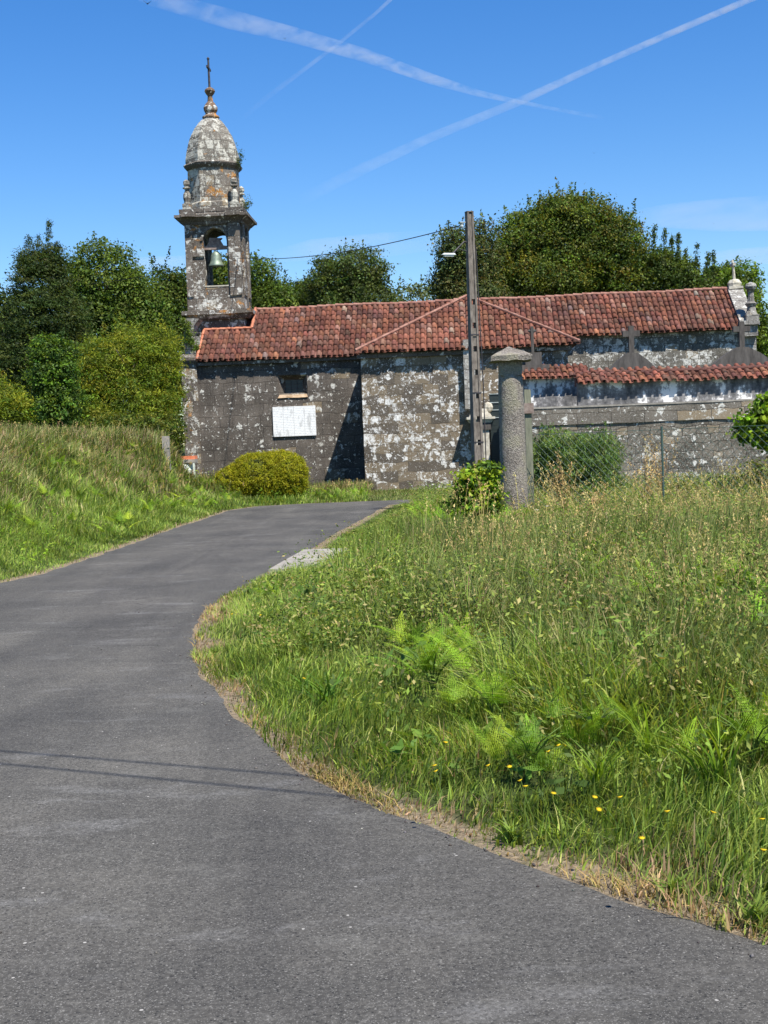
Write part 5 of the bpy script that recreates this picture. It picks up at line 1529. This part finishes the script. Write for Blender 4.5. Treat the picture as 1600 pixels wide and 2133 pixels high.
dry_verge()
weeds("field_weeds", 60000, 5, 34, 'R', "small leafy weeds tangled in the grass of the right-hand field", 0.5, [(0.06, 0.11, 0.025), (0.10, 0.16, 0.035), (0.15, 0.20, 0.05), (0.045, 0.075, 0.02), (0.19, 0.18, 0.09)], 0.034, 0.56,
      lambda P, d: (0.10 + 0.35 * sstep(1.1, 1.8, d)) + 0.55 * sstep(0.1, 0.6, vnoise(P[:, 0], P[:, 1], 0.8, 41)))
weeds("dock_leaves", 2600, 4.5, 26, 'R', "broad dock and plantain leaves standing among the grass of the right-hand verge", 0.35, [(0.06, 0.12, 0.03), (0.09, 0.16, 0.035), (0.045, 0.085, 0.025)], 0.085, 0.30,
      lambda P, d: 0.08 + 0.75 * sstep(0.25, 0.6, vnoise(P[:, 0], P[:, 1], 1.3, 47)))
weeds("bank_weeds", 9000, 15, 50, 'L', "leafy weeds and bracken mixed into the grass of the left bank", 0.3, [(0.10, 0.19, 0.02), (0.15, 0.25, 0.025), (0.07, 0.13, 0.018)], 0.05, 0.38,
      lambda P, d: (0.1 + 0.9 * sstep(0.0, 0.5, vnoise(P[:, 0], P[:, 1], 0.55, 44))) * (d < 3.6))


# ------------------------------------------------------------------ bracken ferns
def fern_mesh(n_fronds, length, width, seed, cols, fine=False):
    r = np.random.default_rng(seed)
    bag = Bag()
    for f in range(n_fronds):
        a = f * 2.4 + r.normal(0, 0.5); L = length * (0.6 + 0.6 * r.random()); lean = 0.35 + 0.6 * r.random(); root = np.array([r.normal(0, .13), r.normal(0, .13), 0])
        d = np.array([math.cos(a), math.sin(a), 0]); sdir = np.array([-math.sin(a), math.cos(a), 0])
        T = np.linspace(0, 1, 30)
        def pos(t): return root + d * (L * lean * (t ** 1.5)) + np.array([0, 0, 1]) * L * (t * 0.95 - 0.55 * lean * t ** 2.2)
        base = pal(1, cols)[0]
        cen, siz, nor, dro, colr = [], [], [], [], []
        for t in np.linspace(0.34, 1.0, 18 if fine else 12):
            p = pos(t); tan = pos(min(1.0, t + .02)) - pos(t - .02); tan /= np.linalg.norm(tan)
            wl_ = width * L * 1.12 * (1.06 - t) ** 1.15
            for sg in (-1, 1):
                dirp = sdir * sg * 0.9 + tan * 0.38 - np.array([0, 0, 0.12]); dirp /= np.linalg.norm(dirp)
                m = max(2, int(wl_ / (0.011 if fine else 0.019)))
                for k in range(m):
                    q = p + dirp * wl_ * (k + 0.5) / m - np.array([0, 0, 0.25]) * (wl_ * (k / m)) ** 2 * 2
                    ll = (0.021 if fine else 0.034) * (1.12 - k / m) * (0.5 + 0.6 * (1 - t)) * (0.8 + 0.4 * r.random())
                    nn = np.cross(dirp, tan); nn *= np.sign(nn[2] + 1e-9)
                    for s2 in (-1, 1):
                        cen.append(q + s2 * tan * ll * 0.45); siz.append(ll); nor.append(nn * 3); dro.append(tan * s2 * 2.5 + dirp)
                        colr.append(base * (1 + r.normal(0, 0.18)))
        cen = np.array(cen); nor = np.array(nor); dro = np.array(dro)
        bag.add(leaf_quads(cen, np.array(siz), 0.42, nor, np.clip(np.array(colr), .004, .9), 0.25, droop=dro))
    # stems
    P = np.zeros((n_fronds, 3))
    return bag


FC = [(0.10, 0.20, 0.018), (0.14, 0.25, 0.022), (0.075, 0.15, 0.016), (0.18, 0.27, 0.03)]
fern_data = []
for k in range(4):
    b_ = fern_mesh(14 + k, 0.42, 0.34, 50 + k, FC, True)
    o = b_.build("bracken_fern", M['foliage'])
    m_ = MB()
    r_ = random.Random(k)
    for f in range(7):
        a = f * 2.4; L = 0.36; pts = [(math.cos(a) * L * .6 * t ** 1.5, math.sin(a) * L * .6 * t ** 1.5, L * (t * .95 - .33 * t ** 2.2)) for t in (0, .3, .6, .9)]
        m_.tube(pts, [0.006, 0.005, 0.004, 0.002], 4)
    st = m_.build("stem", M['stem'], o)
    fern_data.append(o)
first = True
for i, (px, py, sc_, lab) in enumerate(FERNS):
    rx, rz = ray(px, py + 30 * sc_); t = -CAM_Z / rz
    base = fern_data[i % 4]
    o = base if i < 4 else copy_tree(base)
    o.location = (rx * t, t, gz_at(rx * t, t) + 0.08); o.scale = (sc_ * 1.15,) * 3; o.rotation_euler = (0, 0, i * 1.9)
    tag(o, lab, "fern", "bracken ferns in the right-hand field")
BF = [(470, 1030, 1.0, "bracken fern at the right-hand tip of the left bank beside the lane"), (430, 1005, 1.1, "bracken fern just left of the tip of the bank"), (395, 1020, 1.1, "tall bracken fern below the orange-lidded tank"),
      (360, 1050, 1.0, "bracken fern on the bank midway down from the concrete stub post"), (345, 1000, 1.1, "bracken fern right under the concrete stub post"), (300, 1060, 1.0, "bracken fern low on the bank above the lane edge"),
      (250, 1085, 1.0, "bracken fern on the lower bank left of centre"), (60, 1095, .9, "bracken fern on the bank near the left edge"), (130, 1080, .9, "bracken fern on the bank below the dark shrub"),
      (20, 1060, .9, "bracken fern cut by the left edge of the view"), (400, 1050, 1.0, "bracken fern nearest the lane on the right part of the bank"), (440, 1045, .9, "low bracken fern between the tip of the bank and the lane"),
      (200, 1030, 1.0, "bracken fern high in the middle of the left bank"), (90, 1030, 1.0, "bracken fern high on the bank at the far left")]


def bank_point(px, py):
    """first point where the sight line meets the ground"""
    rx, rz = ray(px, py)
    Y = np.arange(14, 52, 0.1); h = ground_h(np.stack([rx * Y, Y], 1)); z = CAM_Z + rz * Y
    k = np.argmax(z < h) if (z < h).any() else len(Y) - 1
    return rx * Y[k], Y[k], h[k]


for i, (px, py, sc_, lab) in enumerate(BF):
    x, y, z = bank_point(px, py + 14)
    o = copy_tree(fern_data[(i + 1) % 4]); o.location = (x, y, z); o.scale = (sc_ * 1.15,) * 3; o.rotation_euler = (0, 0, i * 2.3)
    tag(o, lab, "fern", "bracken ferns on the left bank")
tag(fern_data[0]); 


def bracken(name, n, Yl, Yh, side, mask, label):
    src = []
    for k in range(3):
        b_ = fern_mesh(6, 0.38, 0.36, 150 + k, FC); src.append((np.concatenate(b_.V), np.concatenate(b_.F), np.concatenate(b_.C)))
    P, d = sample(n, Yl, Yh, side)
    k = rng.random(len(P)) < mask(P, d); k &= ~((P[:, 1] > 15) & (P[:, 0] < 0.7)) | (side == 'L'); P = P[k]; d0 = d[k]
    z = ground_h(P); bag = Bag()
    for i in range(len(P)):
        V, q, C = src[i % 3]; a = rng.random() * 6.28; s_ = 0.7 + 0.6 * rng.random()
        ca, sa = math.cos(a) * s_, math.sin(a) * s_
        up = (0.16 * min(1.0, max(0, d0[i] - 1.0)) if side == 'R' else 0.05)
        W = np.column_stack([V[:, 0] * ca - V[:, 1] * sa + P[i, 0], V[:, 0] * sa + V[:, 1] * ca + P[i, 1], V[:, 2] * s_ + z[i] + up + rng.random() * 0.12])
        bag.add((W, q, C * (0.75 + 0.5 * rng.random())))
    return tag(bag.build(name, M['foliage']), label, None, None, "stuff")


bracken("bracken_patch", 2600, 7.5, 30, 'R', lambda P, d: (d > 0.9) * (0.05 + 0.8 * sstep(0.2, 0.6, vnoise(P[:, 0], P[:, 1], 0.55, 71))), "bracken mixed through the grass of the right-hand field")
bracken("bank_bracken", 420, 17, 44, 'L', lambda P, d: (d > 0.5) * (d < 3.2) * (0.12 + 0.88 * sstep(0.0, 0.4, vnoise(P[:, 0], P[:, 1], 0.5, 74)) + 0.6 * (P[:, 1] > 32)), "bracken covering the lower slope of the left bank")

# ------------------------------------------------------------------ strap-leaved tufts near the verge
def tuft_mesh(n, h, w, seed, cols):
    r = np.random.default_rng(seed)
    P = np.column_stack([r.normal(0, 0.035, (n, 2)), np.zeros(n)])
    return blades(P, h * (0.6 + 0.6 * r.random(n)), w * (0.7 + 0.6 * r.random(n)), 0.45 + 0.5 * r.random(n), r.random(n) * 6.28, pal(n, cols), 5)


TU = []
for k, (n, h, w, cols) in enumerate(((34, 0.36, 0.022, [(0.05, 0.11, 0.018), (0.075, 0.15, 0.02)]), (30, 0.17, 0.03, [(0.075, 0.13, 0.03), (0.11, 0.18, 0.04)]), (34, 0.42, 0.013, [(0.13, 0.22, 0.025), (0.09, 0.16, 0.02)]))):
    bg_ = Bag(); bg_.add(tuft_mesh(n, h, w, 90 + k, cols)); TU.append(bg_.build("leafy_tuft", M['foliage']))
TL = [(685, 1500, 0, 1.0, "dark strap-leaved tuft above the dry verge at the inner bend"), (640, 1470, 0, .7, "smaller dark tuft just left of the largest strap-leaved tuft"), (1050, 1775, 1, 1.0, "broad low rosette of weeds at the very edge of the asphalt"),
      (910, 1660, 1, .9, "grey-green leafy rosette above the dry verge left of the yellow flowers"), (450, 1300, 1, 1.0, "low rosette leaning onto the lane at the inner bend"), (1490, 1700, 2, 1.0, "tall bright tuft near the right edge among the lush grass"),
      (1250, 1690, 2, .8, "bright tuft of long blades right of the yellow flowers"), (1390, 1890, 1, .9, "low weed rosette on the asphalt edge toward the right corner"), (1560, 1950, 1, 1.0, "weed rosette at the lower right corner of the verge"),
      (430, 1385, 1, .8, "small flat weed creeping over the asphalt at the sharpest part of the bend"), (1350, 1640, 2, .9, "bright grass tuft in the lush strip below the field")]
used = set()
for (px, py, k, sc_, lab) in TL:
    rx, rz = ray(px + (14 if k == 1 else 0), py - (16 if k == 1 else 0)); sc_ *= 0.72 if k == 1 else 1; t = -CAM_Z / rz
    o = TU[k] if k not in used else TU[k].copy()
    if k in used: link(o)
    used.add(k)
    o.location = (rx * t, t, gz_at(rx * t, t)); o.scale = (sc_,) * 3; o.rotation_euler = (0, 0, px * .1)
    tag(o, lab, "weed", "leafy tufts along the verge")

# ------------------------------------------------------------------ flowers
def flower(col, rad, h):
    e = bpy.data.objects.new("wild_flower", None); link(e)
    m_ = MB(); m_.tube([(0, 0, 0), (0.01, 0, h * .5), (0, 0.005, h)], 0.0013, 4); m_.build("stem", M['stem'], e)
    V, F = [(0, 0, h + rad * 0.25)], []
    n = 18
    for i in range(n):
        a = 2 * math.pi * i / n; r_ = rad * (1.0 if i % 2 else 0.78)
        V.append((r_ * math.cos(a), r_ * math.sin(a), h + rad * (0.35 if i % 2 else 0.2)))
    V.append((0, 0, h - rad * 0.35))
    for i in range(n): F.append((0, 1 + i, 1 + (i + 1) % n)); F.append((n + 1, 1 + (i + 1) % n, 1 + i))
    C = np.tile(np.array(col), (len(V), 1)); C[0] *= (1, 0.8, 0.6)
    np_mesh("flower_head", np.array(V), [np.array(F)], M['dryleaf'], e, C)
    return e


fy = flower((0.80, 0.60, 0.03), 0.0125, 0.16)
FL = [(495, 1276), (556, 1276), (612, 1410)]
FY = [(915, 1545), (918, 1595), (933, 1604), (1042, 1592), (1100, 1640), (1110, 1624), (1133, 1647), (1170, 1562), (1152, 1550), (1185, 1548), (1217, 1650), (1305, 1662), (1328, 1738), (1396, 1693), (1455, 1690), (1583, 1710), (1572, 1772), (1222, 1665), (1060, 1588), (1185, 1400)]


def put_flower(proto, px, py, h, first):
    rx, rz = ray(px, py); t = (h + 0.12 - CAM_Z) / rz
    o = proto if first else copy_tree(proto)
    o.location = (rx * t, t, h * 0 + 0.12); o.rotation_euler = (random.uniform(.1, .5), random.uniform(-.2, .2), random.random() * 6)
    return o


fln = ("leftmost pale yellow flower on the inner bend of the verge", "second pale yellow flower on the inner bend of the verge", "single pale yellow flower above the dark strap-leaved tuft")
for i, (px, py) in enumerate(FL):
    tag(put_flower(fy, px, py, 0.16, i == 0), fln[i], "flower", "yellow flowers at the inner bend")
for i, (px, py) in enumerate(FY):
    tag(put_flower(fy, px, py, 0.16, False), "small yellow flower in the grass between the verge and the ferns", "flower", "yellow flowers in the lush grass")
fw = flower((0.85, 0.84, 0.78), 0.035, 0.36)
for i, (px, py) in enumerate([(1118, 1063), (1140, 1055), (1540, 855), (1555, 862), (1565, 850), (1548, 868)]):
    far = py < 900
    p = at(px, py, 23.4 if far else 20.5)
    o = fw if i == 0 else copy_tree(fw)
    o.location = (p.x, p.y, p.z - 0.36); o.scale = (1, 1, 1)
    if far: tag(o, "white blossom on the climbing vine at the right edge", "flower", "white blossoms on the vine")
    else: tag(o, ("left" if i == 0 else "right") + " of two small white flowers at the foot of the greenish post", "flower", "white flowers by the column")


# tall dry stalks
def dry_stalk(px, pyt, Y, n, label):
    p = at(px, pyt, Y); z0 = gz_at(p.x, Y); H = p.z - z0
    e = empty("dry_weed", (p.x, Y, z0), label, "weed", "tall dry weeds in front of the cemetery wall")
    r = np.random.default_rng(px)
    P = np.column_stack([r.normal(0, .05, (n, 2)), np.zeros(n)])
    h = H * (0.65 + 0.4 * r.random(n)); lean = 0.05 + 0.22 * r.random(n); az = r.random(n) * 6.28
    bag = Bag(); col = pal(n, [(0.24, 0.19, 0.105), (0.29, 0.24, 0.14), (0.19, 0.14, 0.085)])
    bag.add(blades(P, h, np.full(n, 0.016), lean, az, col, 4))
    ci = np.repeat(np.arange(n), 46); t = 0.45 + 0.57 * r.random(len(ci)); o = h[ci] * lean[ci] * t ** 2
    c = np.stack([P[ci, 0] + np.cos(az[ci]) * o, P[ci, 1] + np.sin(az[ci]) * o, h[ci] * (t - .42 * lean[ci] * t ** 2)], 1) + r.normal(0, 0.022, (len(ci), 3))
    bag.add(leaf_quads(c, 0.035, 0.45, np.tile([0, -1.0, 0.2], (len(ci), 1)), col[ci] * (1 + r.normal(0, .22, (len(ci), 1))).clip(.4, 1.6), .6, droop=np.array([0, 0, 1.0])))
    bag.build("stalks", M['dryleaf'], e)


dry_stalk(1168, 935, 21.0, 12, "pale dry weed stalks leaning up right of the stone column")
dry_stalk(1372, 885, 23.5, 12, "tallest cluster of dry reddish weed stalks in front of the fence post")
dry_stalk(1240, 1005, 20.5, 8, "short cluster of rusty dry weeds below the broom shrub")
dry_stalk(1345, 925, 22.0, 8, "thin dry weed stalks just left of the tallest dry cluster")
dry_stalk(1310, 1120, 14.5, 2, "two single pale stems standing high in the middle of the field")

# ------------------------------------------------------------------ birds
def bird(px, py, Y, span, label):
    p = at(px, py, Y)
    m_ = MB()
    bm = m_.bm
    m_.tube([(-0.5, 0, 0), (-0.3, 0, .03), (0, 0, .03), (.28, 0, .04), (.42, 0, .02)], [.02, .07, .11, .09, .01], 8)
    for s in (-1, 1):
        m_.face(m_.verts([(0.16, 0.06 * s, 0.05), (0.05, 0.5 * s, 0.35), (-0.35, 1.0 * s, 0.6), (-0.22, 0.5 * s, 0.30), (-0.16, 0.06 * s, 0.04)]))
        m_.face(m_.verts([(0.16, 0.06 * s, 0.03), (-0.16, 0.06 * s, 0.02), (-0.22, 0.5 * s, 0.28), (-0.35, 1.0 * s, 0.58), (0.05, 0.5 * s, 0.33)]))
    m_.face(m_.verts([(-.4, .04, 0), (-.4, -.04, 0), (-.72, -.14, -.02), (-.55, 0, 0), (-.72, .14, -.02)]))
    o = m_.build("bird", M['bird']); o.location = p; o.scale = (span / 2,) * 3; o.rotation_euler = (0.2, 0, math.radians(75))
    tag(o, label, "bird", "swallows in the sky")


bird(307, 8, 60, 0.42, "swallow with raised wings at the top left of the sky")
bird(593, 81, 130, 0.42, "tiny far bird over the left contrail")
bird(1237, 319, 140, 0.42, "tiny far bird in the open sky right of the middle")
bird(1487, 466, 140, 0.42, "tiny far bird over the trees at the right")


# ------------------------------------------------------------------ contrails and thin cloud, at their height in the sky
def sky_tube(name, pts, label, cat, mat, Yd=4000, group=None, n=10):
    """pts = [(px, py, half width px, opacity)]"""
    V, F, C = [], [], []
    P = [at(a, b_, Yd) for a, b_, _, _ in pts]
    dense = []
    for i in range(len(pts) - 1):
        for k in range(n):
            t = k / n; dense.append((P[i].lerp(P[i + 1], t), (pts[i][2] * (1 - t) + pts[i + 1][2] * t) * Yd / F_PX, pts[i][3] * (1 - t) + pts[i + 1][3] * t))
    dense.append((P[-1], pts[-1][2] * Yd / F_PX, pts[-1][3]))
    m = 20
    for i, (p, r, a) in enumerate(dense):
        d = (dense[min(i + 1, len(dense) - 1)][0] - dense[max(i - 1, 0)][0]).normalized()
        up = d.cross(Vector((0, 1, 0))).normalized(); b_ = Vector((0, 1, 0))
        for k in range(m):
            an = 2 * math.pi * k / m
            V.append(p + up * r * math.cos(an) + b_ * r * math.sin(an)); C.append((a, a, a))
    for i in range(len(dense) - 1):
        for k in range(m): F.append((i * m + k, i * m + (k + 1) % m, (i + 1) * m + (k + 1) % m, (i + 1) * m + k))
    c0 = P[0].copy()
    o = np_mesh(name, np.array([v - c0 for v in V]), [np.array(F), np.array([[k for k in range(m)][::-1], [(len(dense) - 1) * m + k for k in range(m)]])], M['cable'], None, None, smooth=True)
    b_m = bmesh.new(); b_m.from_mesh(o.data); bmesh.ops.recalc_face_normals(b_m, faces=b_m.faces[:]); b_m.to_mesh(o.data); b_m.free()
    o.location = c0
    wisp, dens, lo, hi = mat
    rad = max(q[2] for q in pts) * Yd / F_PX
    xs_ = [p.x - c0.x for p in P]
    # optical depth through the middle stays as given, whatever the local width
    ops = [q[3] * rad / (q[2] * Yd / F_PX) for q in pts]; mo = max(ops)
    o.data.materials[0] = cloud_mat(name + "_ice", dens / rad * mo, wisp, lo, hi, xs_, [v_ / mo for v_ in ops])
    return tag(o, label, cat, group)


cm1 = ((0.016, 0.016, 0.030), 0.26, 0.36, 0.66)
cm2 = ((0.012, 0.012, 0.020), 0.34, 0.28, 0.66)
cm3 = ((0.0012, 0.0012, 0.006), 0.25, 0.34, 0.62)
GR = "contrails in the blue sky"
sky_tube("contrail", [(200, -50, 12, .2), (320, -5, 18, .5), (480, 40, 20, .75), (620, 75, 16, .9), (760, 115, 14, 1.0), (900, 165, 11, .95), (1000, 195, 7, .8), (1075, 211, 5, .5), (1160, 228, 4, .3), (1260, 246, 5, .0)],
         "broad smudged contrail falling from upper left to the crossing", "contrail", cm1, group=GR)
sky_tube("contrail", [(1640, -35, 8, 1.0), (1540, 8, 7, 1.0), (1400, 68, 7, .9), (1240, 138, 7, .62), (1080, 212, 9, .45), (900, 285, 10, .30), (760, 350, 12, .18), (620, 420, 14, .0)],
         "long bright contrail climbing from the middle of the sky to the upper right corner", "contrail", cm2, group=GR)
sky_tube("contrail", [(840, -25, 4, .45), (780, 30, 4, .38), (700, 95, 4, .28), (620, 155, 5, .18), (560, 200, 6, .08), (500, 250, 6, .0)],
         "thin short contrail crossing the broad one above the tower", "contrail", cm2, group=GR)
GC = "thin cloud streaks low in the sky"
sky_tube("cloud", [(1290, 455, 10, .0), (1380, 450, 24, .6), (1500, 448, 34, 1.0), (1700, 440, 40, 1.0)], "pale cloud streak at the right edge above the trees", "cloud", cm3, group=GC)
sky_tube("cloud", [(1440, 540, 8, .0), (1520, 535, 16, .9), (1700, 528, 22, 1.0)], "small pale cloud streak just above the gable cross", "cloud", cm3, group=GC)
sky_tube("cloud", [(540, 540, 10, .0), (650, 520, 22, .7), (800, 510, 26, .8), (920, 500, 20, .6), (1010, 480, 10, .0)], "faint cloud streak behind the cable between tower and pole", "cloud", cm3, group=GC)
sky_tube("cloud", [(200, 560, 8, .0), (290, 552, 16, .9), (380, 548, 16, .9), (470, 540, 8, .0)], "faint cloud streak just left of the belfry", "cloud", cm3, group=GC)
